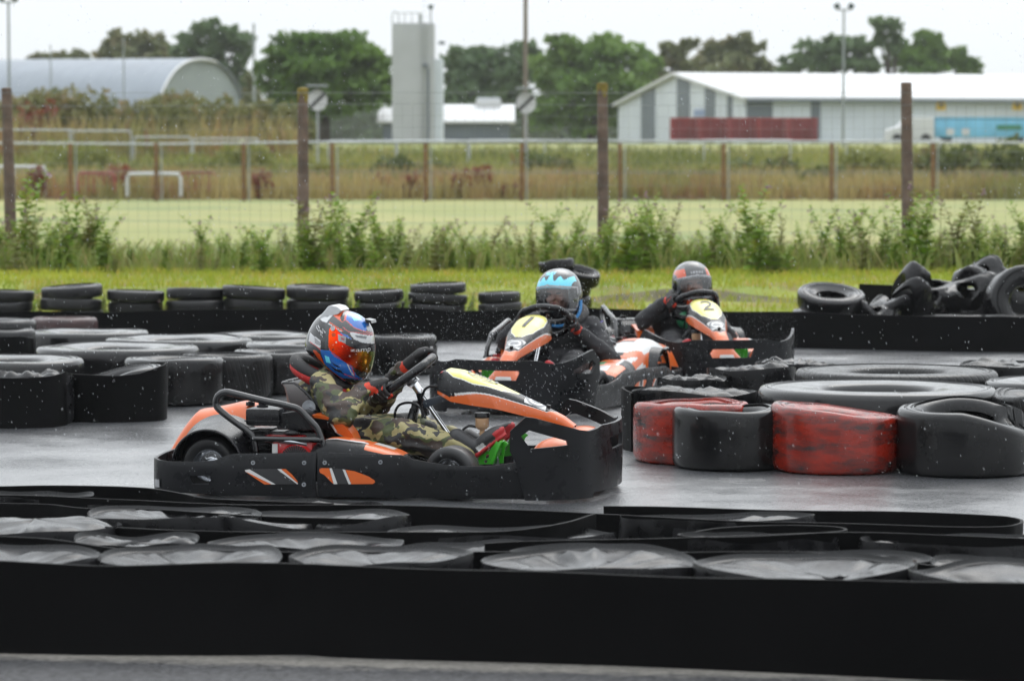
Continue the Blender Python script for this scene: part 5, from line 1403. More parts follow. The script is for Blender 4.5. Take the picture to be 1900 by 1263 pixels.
# ------------------------------------------------------------------ silo
Ys = 150; s = FPX / Ys; sx = lambda u: (u - 950) / s; sz = lambda v: CAMH - (v - 285) / s
si = thing('silo', 'tall grey ribbed silo tower with hooped rail on top', 'silo', (sx(773), Ys, 2.0))
bx = lambda u0, u1, v0, y0, y1: ((sx((u0 + u1) / 2) - sx(773), (y0 + y1) / 2, (sz(v0) - 2) / 2), ((u1 - u0) / s, y1 - y0, sz(v0) - 2))
m = MB(); c, z_ = bx(728, 806, 44, 0, 2.2); m.box(c, z_, bev=0.05); 
for k in range(9):
    c, z_ = bx(731 + k * 8.6, 733.5 + k * 8.6, 46, -0.03, 0.02); m.box(c, z_)
m.build('tower', M['silo'], si, smooth=False)
m = MB(); c, z_ = bx(800, 822, 110, 0.3, 2.0); m.box(c, z_, bev=0.04); m.build('side_column', M['cladwhite'], si, smooth=False)
m = MB()
for u in (784, 792): m.tube([(sx(u) - sx(773), -0.16, 0), (sx(u) - sx(773), -0.16, sz(46) - 2)], 0.022, 6)
for k in range(28): z = 0.2 + k * 0.27; m.tube([(sx(784) - sx(773), -0.16, z), (sx(792) - sx(773), -0.16, z)], 0.014, 5)
m.build('ladder', M['galv'], si)
m = MB(); zt = sz(44) - 2; rl = lambda u, v: (sx(u) - sx(773), 0.05, sz(v) - 2)
m.tube(catmull([rl(729, 46), rl(729, 30), rl(734, 23), rl(740, 30), rl(741, 46)], 4), 0.03, 6); m.tube([rl(741, 26), rl(778, 26)], 0.025, 6)
for u in (752, 765, 778): m.tube([rl(u, 46), rl(u, 26)], 0.022, 6)
m.box((rl(781, 36)[0], 0.2, rl(781, 36)[2]), (0.14, 0.14, 0.5)); m.build('top_rail', M['galv'], si)
m = MB(); m.tube([rl(800, 46), rl(800, 18)], 0.03, 6); m.ell(rl(800, 15), (0.14, 0.12, 0.12)); m.build('top_lamp', M['lampdark'], si)
m = MB(); m.box((sx(790) - sx(773), -0.2, sz(123) - 2), (0.3, 0.2, 0.12)); m.tube([(sx(795) - sx(773), -0.1, sz(128) - 2), (sx(795) - sx(773), -0.1, 0)], 0.05, 8); m.box((sx(820) - sx(773), 0.2, sz(81) - 2), (0.3, 0.25, 0.16)); m.build('control_box', M['cladgrey'], si, smooth=False)

# ------------------------------------------------------------------ long white shed behind the silo
Yb = 165; s = FPX / Yb; sx = lambda u: (u - 950) / s; sz = lambda v: CAMH - (v - 285) / s
sh_ = thing('shed', 'long low shed with white roof behind the silo', 'building', (sx(828), Yb, 2.0)); w = 255 / s
m = MB(); m.box((0, 2.6, (sz(228) - 2) / 2), (w - 0.6, 5, sz(228) - 2)); m.build('wall', M['cladgrey'], sh_, smooth=False)
m = MB(); e, rg = sz(229) - 2, sz(197) - 2
m.prism([(-0.25, e), (2.6, rg), (5.4, e), (5.4, e + 0.12), (2.6, rg + 0.13), (-0.25, e + 0.13)], lambda a, b, k: (-w / 2 + w * k, a, b)); m.build('roof', M['roofwhite'], sh_, smooth=False)
tk2 = thing('roof_tank', 'white boxy water tank on the shed roof', 'tank', (sx(906), Yb + 2.6, sz(199)))
m = MB(); m.box((0, 0, 0.22), (47 / s, 1.2, 0.44), bev=0.08); m.build('tank_body', M['roofwhite'], tk2); m = MB(); m.box((0, 0, 0.49), (43 / s, 1.1, 0.1), bev=0.03); m.build('tank_lid', M['cladwhite'], tk2)

# ------------------------------------------------------------------ warehouse
C1 = Vector(((1380 - 950) / FPX * 170, 170, 2.0)); gd = Vector((-0.245, 0.97, 0)); wd = Vector((0.97, 0.245, 0)); GL = 25.0; EZ = CAMH + 100 / FPX * 170 - 2.0; RZ = CAMH + 142 / FPX * 182 - 2.0; WL = 42
wh = thing('warehouse', 'big white warehouse with grey striped gable and wide white roof', 'building', C1)
m = MB(); m.prism([(0, 0), (GL, 0), (GL, EZ), (GL / 2, RZ), (0, EZ)], lambda a, b, k: tuple(gd * a + wd * (0.0 + 0.2 * k) + Vector((0, 0, b)))); m.build('gable_wall', M['cladwhite'], wh, smooth=False)
m = MB(); m.prism([(0.21, 0), (WL, 0), (WL, EZ), (0.21, EZ)], lambda a, b, k: tuple(wd * a + gd * (0.0 + 0.2 * k) + Vector((0, 0, b)))); m.build('long_wall', M['cladwhite'], wh, smooth=False)
rr = [(-0.4, EZ - 0.02), (GL / 2, RZ + 0.06), (GL + 0.4, EZ - 0.02), (GL + 0.4, EZ + 0.14), (GL / 2, RZ + 0.24), (-0.4, EZ + 0.14)]
m = MB(); m.prism(rr, lambda a, b, k: tuple(gd * a + wd * (-0.3 + (WL + 0.6) * k) + Vector((0, 0, b)))); m.build('roof', M['roofwhite'], wh, smooth=False)
m = MB(); m.box(wd * (WL / 2) - gd * 0.45 + Vector((0, 0, EZ - 0.05)), (WL, 0.14, 0.14), Matrix.Rotation(math.atan2(wd.y, wd.x), 3, 'Z')); m.build('gutter', M['cladgrey'], wh, smooth=False)
def g_at(u):      # distance along the gable for a photo column
    lo, hi = 0.0, GL
    for _ in range(40):
        a = (lo + hi) / 2; q = C1 + gd * a; uu = 950 + FPX * q.x / q.y
        if uu > u: lo = a
        else: hi = a
    return lo
def w_at(u):
    lo, hi = 0.0, WL
    for _ in range(40):
        a = (lo + hi) / 2; q = C1 + wd * a; uu = 950 + FPX * q.x / q.y
        if uu < u: lo = a
        else: hi = a
    return lo
roofz = lambda a: EZ + (RZ - EZ) * (1 - abs(a - GL / 2) / (GL / 2)) - 0.06
for u0, u1 in ((1190, 1215), (1256, 1279), (1308, 1326), (1349, 1358)):
    a0, a1 = g_at(u1), g_at(u0); m = MB(); m.prism([(a0, 0), (a1, 0), (a1, roofz(a1)), (a0, roofz(a0))], lambda a, b, k: tuple(gd * a + wd * (-0.05 + 0.045 * k) + Vector((0, 0, b)))); m.build('grey_panel', M['cladgrey'], wh, smooth=False)
for u0, u1 in ((1384, 1432), (1503, 1520)):
    a0, a1 = w_at(u0), w_at(u1); m = MB(); m.prism([(a0, 0), (a1, 0), (a1, EZ - 0.03), (a0, EZ - 0.03)], lambda a, b, k: tuple(wd * a + gd * (-0.05 + 0.045 * k) + Vector((0, 0, b)))); m.build('grey_panel', M['cladgrey'], wh, smooth=False)
for u0, u1 in ((1735, 1752), (1876, 1893)):
    a0, a1 = w_at(u0), w_at(u1); q = C1 + wd * a0; z1 = CAMH - (187 - 285) / FPX * q.y - 2.0; m = MB(); m.prism([(a0, z1 - 0.55), (a1, z1 - 0.55), (a1, z1), (a0, z1)], lambda a, b, k: tuple(wd * a + gd * (-0.05 + 0.045 * k) + Vector((0, 0, b)))); o = m.build('yellow_sign', M['yellowsign'], wh, smooth=False)
    m = MB(); ac = (a0 + a1) / 2; m.prism([(ac - .1, z1 - 0.42), (ac + .1, z1 - 0.42), (ac + .1, z1 - .14), (ac - .1, z1 - .14)], lambda a, b, k: tuple(wd * a + gd * (-0.056 + 0.005 * k) + Vector((0, 0, b)))); m.build('sign_mark', M['polebrown'], o, smooth=False)
a0, a1 = g_at(1308), g_at(1288); m = MB(); z1 = CAMH + 80 / FPX * 180 - 2.0; m.prism([(a0, z1 - .4), (a1, z1 - .4), (a1, z1), (a0, z1)], lambda a, b, k: tuple(gd * a + wd * (-0.05 + 0.045 * k) + Vector((0, 0, b)))); m.build('gable_notice', simple('pale_blue_notice', (0.35, 0.45, 0.7), 0.5), wh, smooth=False)

# red stillages in front of the warehouse
Yc = 160; s = FPX / Yc; sx = lambda u: (u - 950) / s
def crate():
    w, h, d = 53 / s, 43 / s, 1.1; o = thing('cage_crate', '', 'crate')
    m = MB()
    for a in (-1, 1):
        for b in (-1, 1): m.box((a * (w / 2 - .04), b * (d / 2 - .04), h / 2), (0.08, 0.08, h))
    for z in (0.06, h - 0.05):
        for b in (-1, 1): m.box((0, b * (d / 2 - .04), z), (w - 0.165, 0.07, 0.09))
        for a in (-1, 1): m.box((a * (w / 2 - .04), 0, z), (0.07, d - 0.165, 0.09))
    m.build('frame', M['redpaint'], o, smooth=False)
    m = MB(); m.box((0, d / 2 - 0.06, h / 2), (w - 0.2, 0.02, h - 0.2)); m.build('back_panel', M['redpaint2'], o, smooth=False)
    m = MB()
    for k in range(5): m.box((0, -d / 2 + 0.06, 0.2 + k * (h - .3) / 4), (w - 0.17, 0.02, 0.10 if k % 2 else 0.14))
    for k in range(5): m.box((-w / 2 + w * (k + 1) / 6, -d / 2 + 0.035, h / 2), (0.04, 0.02, h - 0.2))
    m.build('bars', M['redpaint2'], o, smooth=False); return o
M['redpaint2'] = simple('faded_red_bars', (0.30, 0.04, 0.05), 0.6, 0, 0.5, 1)
M['redpaint'] = simple('red_painted_steel', (0.40, 0.045, 0.05), 0.6, 0, 0.4, 1)
c0_ = crate()
for k, tx in enumerate(('leftmost of the red cages in front of the warehouse gable', 'second red cage from the left before the warehouse', 'middle red cage of the row before the warehouse', 'fourth red cage from the left before the warehouse', 'rightmost red cage of the row before the warehouse')):
    o = c0_ if k == 0 else copy_tree(c0_); o.location = (sx(1270 + k * 54.3), Yc, 2.0 + (218 - 218)); o['label'] = tx; o['group'] = 'red cage crates before the warehouse'
    o.location.z = CAMH - (262 - 285) / s
# blue curtain trailer and white van on the right
tr = thing('trailer', 'bright blue flat sided trailer parked by the warehouse wall', 'trailer', (sx(1835), 163, 2.0)); s3 = FPX / 163
m = MB(); m.box((0, 0, 0.85), (240 / s3, 2.3, 0.95), bev=0.05); m.build('body', M['bluebox'], tr)
m = MB(); m.box((0, 0, 1.39), (244 / s3, 2.4, 0.08)); m.build('top_edge', M['bluebox'], tr, smooth=False)
for u in (1772, 1800): m = MB(); m.box(((u - 1835) / s3, -1.17, 0.66), (0.4, 0.02, 0.36), bev=0.008); m.build('white_patch', M['whitepaint'], tr, smooth=False)
m = MB(); m.box(((1880 - 1835) / s3, -1.17, 0.9), (1.3, 0.02, 0.25), bev=0.008); m.build('side_stripe', M['greenprint'], tr, smooth=False)
for x in (-2.0, 1.8): m = MB(); m.tube([(x, -1.0, 0.3), (x, -0.75, 0.3)], 0.32, 16); m.build('wheel', M['slick'], tr)
vn = thing('van', 'white van parked left of the blue trailer', 'van', (sx(1695), 162, 2.0))
m = MB(); m.prism([(-1.25, 0.25), (1.2, 0.25), (1.2, 1.42), (-0.2, 1.46), (-0.62, 0.95), (-1.2, 0.78)], lambda a, b, k: (a, -0.85 + 1.7 * k, b)); o = m.build('body', M['whitepaint'], vn, smooth=False); bv = o.modifiers.new('b', 'BEVEL'); bv.width = 0.08; bv.segments = 3
m = MB(); m.prism([(-0.5, 0.95), (0.0, 0.95), (0.0, 1.32), (-0.2, 1.34)], lambda a, b, k: (a, -0.87 + 0.01 * k, b)); m.build('window', M['darkglass'], vn, smooth=False)
for x in (-0.75, 0.75): m = MB(); m.tube([(x, -0.88, 0.28), (x, -0.7, 0.28)], 0.28, 16); m.build('wheel', M['slick'], vn)

# ------------------------------------------------------------------ poles, floodlights, road signs
def flood(u, v, Y, tx, heads=True, r=0.06):
    s = FPX / Y; zt = CAMH - (v - 285) / s - 2.0; o = thing('floodlight_pole' if heads else 'pole', tx, 'light pole' if heads else 'pole', ((u - 950) / s, Y, 2.0))
    m = MB(); m.tube([(0, 0, -0.2), (0, 0, zt)], [r * 1.2, r * 0.8], 10); m.build('mast', M['polegrey'], o)
    if heads:
        m = MB(); m.tube([(-13 / s, 0, zt + 0.04), (13 / s, 0, zt + 0.04)], 0.04, 8); m.build('cross_arm', M['polegrey'], o)
        for a in (-1, 1):
            m = MB(); m.box((a * 13 / s, -0.05, zt + 0.2), (0.26, 0.2, 0.24), Matrix.Rotation(a * 0.5, 3, 'Y'), bev=0.04); m.build('lamp_head', M['lampdark'], o)
flood(20, 8, 130, 'twin headed floodlight pole at the left edge'); flood(1563, 22, 140, 'twin headed floodlight pole in front of the warehouse roof')
flood(97, 85, 185, 'thin pole standing before the left part of the hangar roof', False, 0.05); flood(232, 72, 185, 'thin pole before the middle of the hangar roof', False, 0.05); flood(473, 45, 180, 'thin pale pole right of the hangar end', False, 0.08)
o = thing('timber_pole', 'tall timber pole running out of the top of the picture', 'pole', ((975 - 950) / FPX * 100, 100, gz(100))); m = MB(); m.tube([(0, 0, -0.3), (0, 0, 9)], [0.085, 0.062], 12); m.build('mast', M['polebrown'], o); m = MB(); m.tube([(0, 0, 9), (0, 0, 9.3)], 0.08, 10); m.build('cap', M['galv'], o)
def nsl(u, v, tx, tilt):
    Y = 97; s = FPX / Y; z = CAMH - (v - 285) / s - gz(Y); o = thing('road_sign', tx, 'road sign', ((u - 950) / s, Y, gz(Y)))
    m = MB(); m.tube([(0, 0.05, -0.2), (0, 0.05, z + 0.35)], 0.035, 8); m.build('post', M['galv'], o)
    Rz = Matrix.Rotation(tilt, 3, 'Z'); d = Rz @ Vector((0, -1, 0)); rt = Rz @ Vector((1, 0, 0))
    m = MB(); m.tube([Vector((0, 0, z)) + d * 0.0, Vector((0, 0, z)) + d * 0.02], 0.33, 28); p = m.build('sign_plate', M['whitepaint'], o)
    m = MB(); a = math.radians(42); q = [(-.32, -.055), (.32, -.055), (.32, .055), (-.32, .055)]; q = [(x * math.cos(a) - y * math.sin(a), x * math.sin(a) + y * math.cos(a)) for x, y in q]
    m.prism(q, lambda x, y, k: tuple(Vector((0, 0, z + y)) + rt * x + d * (0.03 - 0.008 * k))); m.build('diagonal_bar', M['ink'], p, smooth=False)
    m = MB(); m.box((0, -0.12, z + 0.45), (0.66, 0.4, 0.07), bev=0.02); m.build('sign_light', M['polegrey'], o)
nsl(590, 187, 'round white road sign with black diagonal beside the second fence post', 0.45); nsl(976, 192, 'round white road sign with black diagonal on the timber pole', 0.35)
for (u, v) in ((1015, 145), (1012, 168)): pass
# ================================================================== TYRES AND BELTS
def prof_tyre(R, W, ri, sh=0.034, b=0.003):
    sh = min(sh, W * 0.2)
    """tyre lying flat: outer tread, rounded shoulders, sidewalls that fall in to the bead; z from 0 to W"""
    P = []
    for z, r in ((0.12, ri), (0.04, ri + 0.01), (0.0, ri + 0.045)): P.append((r, z * W))
    P += [(R - sh, 0.0), (R - sh * 0.35, sh * 0.3), (R, sh), (R + b * 0.5, W * 0.35), (R + b * 0.5, W * 0.65), (R, W - sh), (R - sh * 0.12, W - sh * 0.55), (R - sh * 0.45, W - sh * 0.15), (R - sh, W), (R - sh - 0.004, W - 0.008), (R - sh - 0.012, W - 0.009), (R - sh - 0.016, W - 0.001), (R - sh - 0.03, W + 0.001), (R - sh - 0.034, W - 0.005), (lerp(R - sh, ri, 0.5), W + 0.004), (ri + 0.05, W - 0.004), (ri + 0.02, W - 0.008), (ri, W - 0.03), (ri - 0.004, W * 0.8), (ri + 0.06, W * 0.72), (R - 0.05, W * 0.7), (R - 0.04, W * 0.3), (ri + 0.05, W * 0.28)]
    return P
def tyre_mesh(R, W, ri, seed, mt, lump=0.012, sag=0.02, squash=1.0, n=72, fn=None, extra=None):
    sd = seed * 3.7; q = noise.noise(Vector((sd, 0, 0))) * 3
    def d(p):
        a = math.atan2(p.y, p.x); rr = math.hypot(p.x, p.y) / R
        v = Vector((math.cos(a) * 1.1 + sd, math.sin(a) * 1.1, p.z * 2))
        k = 1 + lump * 1.5 * noise.noise(v) + 0.02 * math.cos(2 * a + q)
        zz = p.z * (1 + 0.1 * sag / W * 4 * noise.noise(Vector((math.cos(a) * 0.9 + sd, math.sin(a) * 0.9, 7))))
        if p.z > W * 0.6: zz -= sag * max(0, 1 - rr) * 1.2 + sag * 0.35 * noise.noise(Vector((math.cos(a) * 1.3, math.sin(a) * 1.8, sd)))
        o = Vector((p.x * k, p.y * k * squash, zz))
        return fn(o) if fn else o
    m = MB(); m.lathe(prof_tyre(R, W, ri), n, (0, 0, 0), None, closed=True, deform=d)
    return m.mesh('tyre', mt, ang=50)
def tyre(u, Y, R, W, ri, mt, label, seed, name='tyre', z=0.0, rot=0.0, group=None, x=None, **kw):
    x = (u - 950) / FPX * Y if x is None else x
    o = link(name, tyre_mesh(R, W, ri, seed, M[mt], **kw), None, (x, Y, z)); o.rotation_euler.z = rot
    return tag(o, label, 'tyre', group)
def sag_tyre(u, Y, R, H, seed, label, ysc=1.0, hole=0.0, rim=0.018, crease=0.02, bulge=0.0, rot=0.0, group='sagging tyres in the front barrier', mt='sag', hx=0.0):
    """low tyre with a collapsed, water filled sidewall: wall, beaded rim and creased skin"""
    x = (u - 950) / FPX * Y; sd = seed * 5.1
    prof = [(R * 0.93, 0.0), (R * 0.99, 0.02), (R * 1.0, H * 0.5), (R * 0.995, H - 0.03), (R * 0.99, H - 0.008), (R * 0.985, H + rim * 0.2), (R * 0.975, H - 0.003), (R * 0.965, H - 0.010), (R * 0.94, H - 0.014)]
    nr = 14
    r_in = hole if hole else 0.0
    for k in range(1, nr + 1): prof.append((lerp(R * 0.94, max(r_in, 0.004), k / nr), H - 0.014))
    if hole: prof += [(hole * 0.97, H - 0.06), (hole * 1.3, H - 0.10)]
    def d(p):
        a = math.atan2(p.y, p.x); rr = math.hypot(p.x, p.y) / R; c, s_ = math.cos(a), math.sin(a)
        k = 1 + 0.05 * noise.noise(Vector((c * 0.8 + sd, s_ * 0.8, 1))); zz = p.z
        top = max(0, min(1, (p.z / H - 0.5) * 2))
        zz += top * (0.028 * noise.noise(Vector((c * 1.0 + sd, s_ * 1.0, 3))))
        if rr < 0.93 and p.z > H * 0.5:
            e = (1 - (rr / 0.93) ** 2); f = noise.noise(Vector((p.x * 2.0 + sd, p.y * 3.0, 2))); rad_ = 1 - abs(noise.noise(Vector((c * 2.6 + sd, s_ * 2.6, 9)))) * 2.4
            zz += -0.022 * e * (1 - bulge) + bulge * e * 0.05 + crease * (f * 1.1 * min(1, e * 2) + 0.9 * rad_ * min(1, (1 - rr) * 5) * math.exp(-((rr - 0.72) / 0.22) ** 2))
        px = p.x * k + hx * R * max(0, 1 - rr)
        return Vector((px, p.y * k * ysc, max(zz, 0.0)))
    m = MB(); m.lathe(prof, 84, (0, 0, 0), None, deform=d)
    if not hole: b = len(m.v) - 84; m.f.append(tuple(b + i for i in range(84))); m.mi.append(0)
    o = link('tyre', m.mesh('sagging_tyre', M[mt], ang=60), None, (x, Y, 0)); o.rotation_euler.z = rot
    return tag(o, label, 'tyre', group)
def belt(P, label, h=0.3, th=0.012, closed=False, hz=None, name='rubber_belt', group=None, n=8, wav=0.012, zb=0.0, seed=0):
    """upright strip of conveyor belting following plan points P"""
    C = catmull([(p[0], p[1], 0) for p in P], n, closed); hs = hz or [h] * len(P); m_ = len(C)
    o0 = sum(C, Vector()) / m_; o0.z = 0
    def hh(i): t = i / n; a = int(t) % len(hs); return lerp(hs[a], hs[(a + 1) % len(hs)], t % 1) if i < m_ - 1 or closed else hs[-1]
    V = []; F = []; K_ = 6
    for i, c in enumerate(C):
        a = C[(i - 1) % m_] if closed or i else C[0]; b = C[(i + 1) % m_] if closed or i < m_ - 1 else C[-1]; t = (b - a).normalized(); nn = Vector((t.y, -t.x, 0))
        H = hh(i) + wav * noise.noise(Vector((c.x * 1.3, c.y * 1.3, seed)))
        for side in (0, 1):
            for k in range(K_):
                z = zb + (H - zb) * k / (K_ - 1); off = wav * 1.2 * noise.noise(Vector((c.x * 1.1, c.y * 1.1, z * 2 + seed))) + wav * 0.9 * (z / H) * noise.noise(Vector((c.x * 2.4, c.y * 2.4, seed + 4)))
                V.append(tuple(c - o0 + nn * (off + (th / 2 if side == 0 else -th / 2)) + Vector((0, 0, z))))
    R_ = 2 * K_
    for i in range(m_ if closed else m_ - 1):
        j = (i + 1) % m_
        for k in range(K_ - 1):
            F.append((i * R_ + k, j * R_ + k, j * R_ + k + 1, i * R_ + k + 1)); F.append((i * R_ + K_ + k, i * R_ + K_ + k + 1, j * R_ + K_ + k + 1, j * R_ + K_ + k))
        F.append((i * R_ + K_ - 1, j * R_ + K_ - 1, j * R_ + R_ - 1, i * R_ + R_ - 1)); F.append((i * R_, i * R_ + K_, j * R_ + K_, j * R_))
    if not closed:
        F.append(tuple(range(K_)) + tuple(range(R_ - 1, K_ - 1, -1))); b = (m_ - 1) * R_; F.append(tuple(b + k for k in range(K_ - 1, -1, -1)) + tuple(b + k for k in range(K_, R_)))
    m = MB(); m.add(V, F); o = link(name, m.mesh(name, M['belt'], ang=50), None, o0)
    return tag(o, label, 'rubber belt', group)
def bp(L, z): return [(lambda q: (q.x, q.y))(G(u, v, z)) for u, v in L]

# ---- front barrier (nearest the camera)
belt(bp([(-520, 1036), (0, 1042), (200, 1045), (420, 1046), (560, 1045), (650, 1049), (950, 1056), (1200, 1063), (1450, 1072), (1700, 1082), (1960, 1089), (2420, 1103)], 0.285), 'long black rubber belt across the whole front of the picture', 0.285, hz=[0.285, .287, .283, .288, .284, .288, .283, .287, .288, .283, .286, .285], th=0.014, wav=0.02, seed=1)
belt(bp([(-120, 995), (0, 997), (100, 1000), (200, 1013), (250, 1018), (375, 1021), (650, 1024), (950, 1022), (1250, 1021), (1370, 1022), (1500, 1027), (1640, 1038), (1730, 1050), (1830, 1054), (1990, 1056)], 0.235), 'black rubber belt winding behind the first row of sagging tyres', 0.235, seed=2)
belt(bp([(-60, 960), (60, 968), (165, 975), (360, 985), (620, 987), (900, 987), (1000, 981), (1060, 972), (1105, 961)], 0.19), 'black rubber belt whose loose end stands up in the middle', 0.19, hz=[0.19, .19, .19, .19, .19, .19, .195, .2, .21], seed=3)
belt(bp([(900, 1006), (950, 1004), (1100, 1001), (1230, 998), (1400, 993), (1580, 990), (1750, 993), (1900, 998), (2000, 1000)], 0.205), 'black rubber belt in front of the right hand row of sagging tyres', 0.205, seed=4)
belt(bp([(-120, 930), (0, 931), (90, 934), (165, 942), (300, 945), (475, 955), (600, 960), (700, 964)], 0.19), 'black rubber belt behind the left sagging tyres, second from the back', 0.19, seed=5)
belt(bp([(-100, 918), (0, 919), (100, 922), (250, 928), (450, 934), (650, 937), (950, 945), (1150, 956), (1400, 967), (1650, 973), (1840, 975), (1888, 970), (1896, 963), (1880, 957), (1840, 953), (1700, 949), (1450, 945), (1250, 941), (1120, 939)], 0.185), 'long black rubber belt bending back on itself at the right end of the front barrier', 0.185, seed=6)
belt(bp([(-120, 902), (0, 901), (100, 900), (250, 903), (300, 907), (345, 915), (390, 923), (500, 927), (620, 931)], 0.19), 'rearmost black rubber belt of the front barrier at the left', 0.19, seed=7)
belt(bp([(1290, 985), (1262, 989), (1275, 993), (1330, 995), (1420, 994), (1520, 990), (1562, 985), (1540, 979), (1450, 976), (1350, 978)], 0.205), 'small closed black rubber loop round a sagging tyre at right centre', 0.205, closed=True, seed=8)
ST = [ # u, Y, R, H, yscale, hole, bulge, label
    (10, 9.76, .30, .25, .95, 0, 0, 'sagging tyre half out of frame at the left end of the front row'), (348, 9.74, .30, .255, .95, 0, 0, 'second sagging tyre from the left in the front row'), (705, 9.72, .30, .255, .95, 0, 0, 'third sagging tyre from the left in the front row'),
    (1095, 9.60, .35, .262, .9, 0, 0, 'widest sagging tyre with smooth wet top in the centre of the front row'), (1495, 9.42, .35, .268, .85, 0.05, 0, 'sagging tyre with a small round hole in its wet top'), (1900, 9.22, .34, .268, .9, 0, 0, 'sagging tyre at the right end of the front row'),
    (250, 10.62, .22, .195, .85, 0, .3, 'small humped tyre in the second row at left'), (567, 10.52, .35, .20, .75, 0, 0, 'tyre with a folded wet flap in the second row'), (868, 10.40, .25, .19, .85, 0, 0, 'tyre left of centre in the second row with dull top'), (1112, 10.26, .31, .20, .7, 0, 0, 'flat tyre in the centre of the second row'),
    (1555, 9.98, .32, .215, .55, 0, 0, 'narrow sagging tyre in the second row at right'), (1885, 9.84, .27, .215, .6, 0, .1, 'dull creased tyre in the second row at the right edge'),
    (60, 11.05, .32, .19, .8, 0, .9, 'big tyre with bulging torn sidewall at the left'), (320, 11.35, .33, .205, .75, 0, 0, 'bright wet tyre top behind the bulging torn one'), (580, 11.28, .36, .195, .75, 0, 0, 'shallow tyre filled with rain in the third row'), (930, 11.0, .42, .175, .5, 0, 0, 'shallow tyre behind the loose belt end'),
    (1335, 11.36, .37, .185, .42, 0, .1, 'creased tyre inside the long belt loop at right'), (1410, 10.62, .28, .20, .4, 0, 0, 'tyre inside the small closed belt loop'), (1790, 10.56, .36, .20, .55, 0, 0, 'wet tyre top in the third row at the right edge'), (60, 12.15, .24, .18, .6, 0, 0, 'half hidden tyre behind the rear belt at the left'), (300, 11.95, .3, .165, .35, 0, 0, 'thin tyre between the two rear belts at left'), (560, 11.98, .32, .17, .4, 0, 0, 'littered flat tyre below the front kart')]
for i, (u, Y, R, H, ys_, ho, bu, tx) in enumerate(ST): sag_tyre(u, Y, R, H - 0.006, i + 1, tx, ys_, ho, bulge=bu, crease=0.013 if i % 3 else 0.019, hx=0.3 if ho else 0)

# ---- right hand island
tyre(1284, 15.28, .285, .30, .15, 'redtyre', 'scuffed red painted tyre at the left end of the right island', 31, lump=0.008, sag=0.03)
tyre(1353, 14.98, .275, .30, .155, 'tyre', 'black tyre with grey scrape between the two red tyres', 32, lump=0.008, sag=0.03)
tyre(1552, 14.84, .305, .295, .14, 'redtyre', 'larger scuffed red painted tyre in the middle of the right island', 33, lump=0.008, sag=0.03, fn=lambda o: Vector((o.x, o.y, o.z * (1.02 - 0.12 * (o.x / 0.3)))))
def clam(o):
    a = o.x + 0.05
    if o.z > 0.15: o.z += -0.11 * max(0, a) ** 1.2 * 3.2 * (1 if o.y < 0.1 else 0.3) + 0.05 * math.exp(-((o.x - 0.05) / 0.25) ** 2 - ((o.y - 0.18) / 0.2) ** 2)
    return o
tyre(1792, 14.72, .32, .31, .19, 'tyre', 'black tyre with its sidewall pressed in to show the pale inside', 34, lump=0.01, sag=0.02, fn=clam)
belt([(x, y) for x, y in ((0.62, 15.75), (0.585, 15.9), (0.60, 16.1), (0.72, 16.25), (0.95, 16.3), (1.2, 16.25))], 'thin black belt standing at the left end of the right island', 0.30, hz=[.30, .31, .31, .30, .29, .28], seed=9)
tyre(1630, 15.76, .60, .335, .28, 'tyrewet', 'huge flat truck tyre behind the red tyres', 35, 'truck_tyre', lump=0.004, sag=0.006)
tyre(1665, 17.0, .55, .335, .26, 'tyretread', 'big truck tyre with toothed shoulder at the back of the right island', 36, 'truck_tyre', lump=0.003, sag=0.006)
tyre(1975, 16.55, .42, .31, .2, 'tyrewet', 'truck tyre cut by the right edge, behind the toothed one', 37, 'truck_tyre', lump=0.004, sag=0.01)
tyre(1985, 15.5, .38, .33, .17, 'tyretread', 'treaded tyre cut by the right edge above the pressed in tyre', 38, lump=0.01, sag=0.05)
for i, (u, Y, R, H, ys_, tx) in enumerate(((1290, 16.0, .33, .29, .7, 'crumpled sheet topped tyre behind the left red tyre'), (1395, 17.6, .26, .30, .8, 'crumpled wet tyre below the farthest kart'), (1285, 17.3, .2, .26, .8, 'small crumpled wet tyre between the karts and the right island'), (1475, 18.2, .24, .29, .8, 'crumpled wet tyre left of the toothed truck tyre'), (1885, 17.9, .32, .30, .8, 'crumpled tyre at the right edge behind the truck tyres'))):
    sag_tyre(u, Y, R, H, 60 + i, tx, ys_, 0, bulge=0.5, crease=0.03, group='crumpled tyres in the right island')

# ---- left hand island
LT = [(322, 18.82, .30, .285, .14, 'tyre', 'plain smooth tyre with rounded shoulder in the front of the left island'), (418, 19.28, .29, .275, .15, 'tyretread', 'treaded car tyre right of the plain smooth one'), (520, 19.7, .30, .27, .15, 'tyre', 'tyre half hidden behind the camouflage driver'),
      (217, 20.02, .52, .28, .2, 'tyrewet', 'wide wet truck tyre in the middle of the left island'), (331, 21.08, .50, .27, .2, 'tyrewet', 'wide tyre behind and right of the middle truck tyre'), (161, 22.35, .44, .245, .18, 'tyrewet', 'farthest flat tyre at the back of the left island'), (492, 21.9, .42, .25, .18, 'tyrewet', 'flat tyre at the back behind the helmet'),
      (572, 20.75, .42, .26, .18, 'tyrewet', 'flat wide tyre right behind the camouflage driver'), (740, 21.4, .26, .27, .12, 'tyretread', 'tyre standing at the right end of the left island'), (18, 18.75, .44, .285, .19, 'tyrewet', 'wide wet tyre cut by the left edge'), (5, 21.6, .22, .30, .1, 'tyreold', 'dark tyre at the left edge behind the wide wet one'), (-10, 23.2, .3, .28, .12, 'tyreold', 'dull tyre at the left edge near the back wall')]
for i, (u, Y, R, W, ri, mt, tx) in enumerate(LT): tyre(u, Y, R, W, ri, mt, tx, 80 + i, 'truck_tyre' if R > .4 else 'tyre', lump=0.008, sag=0.02)
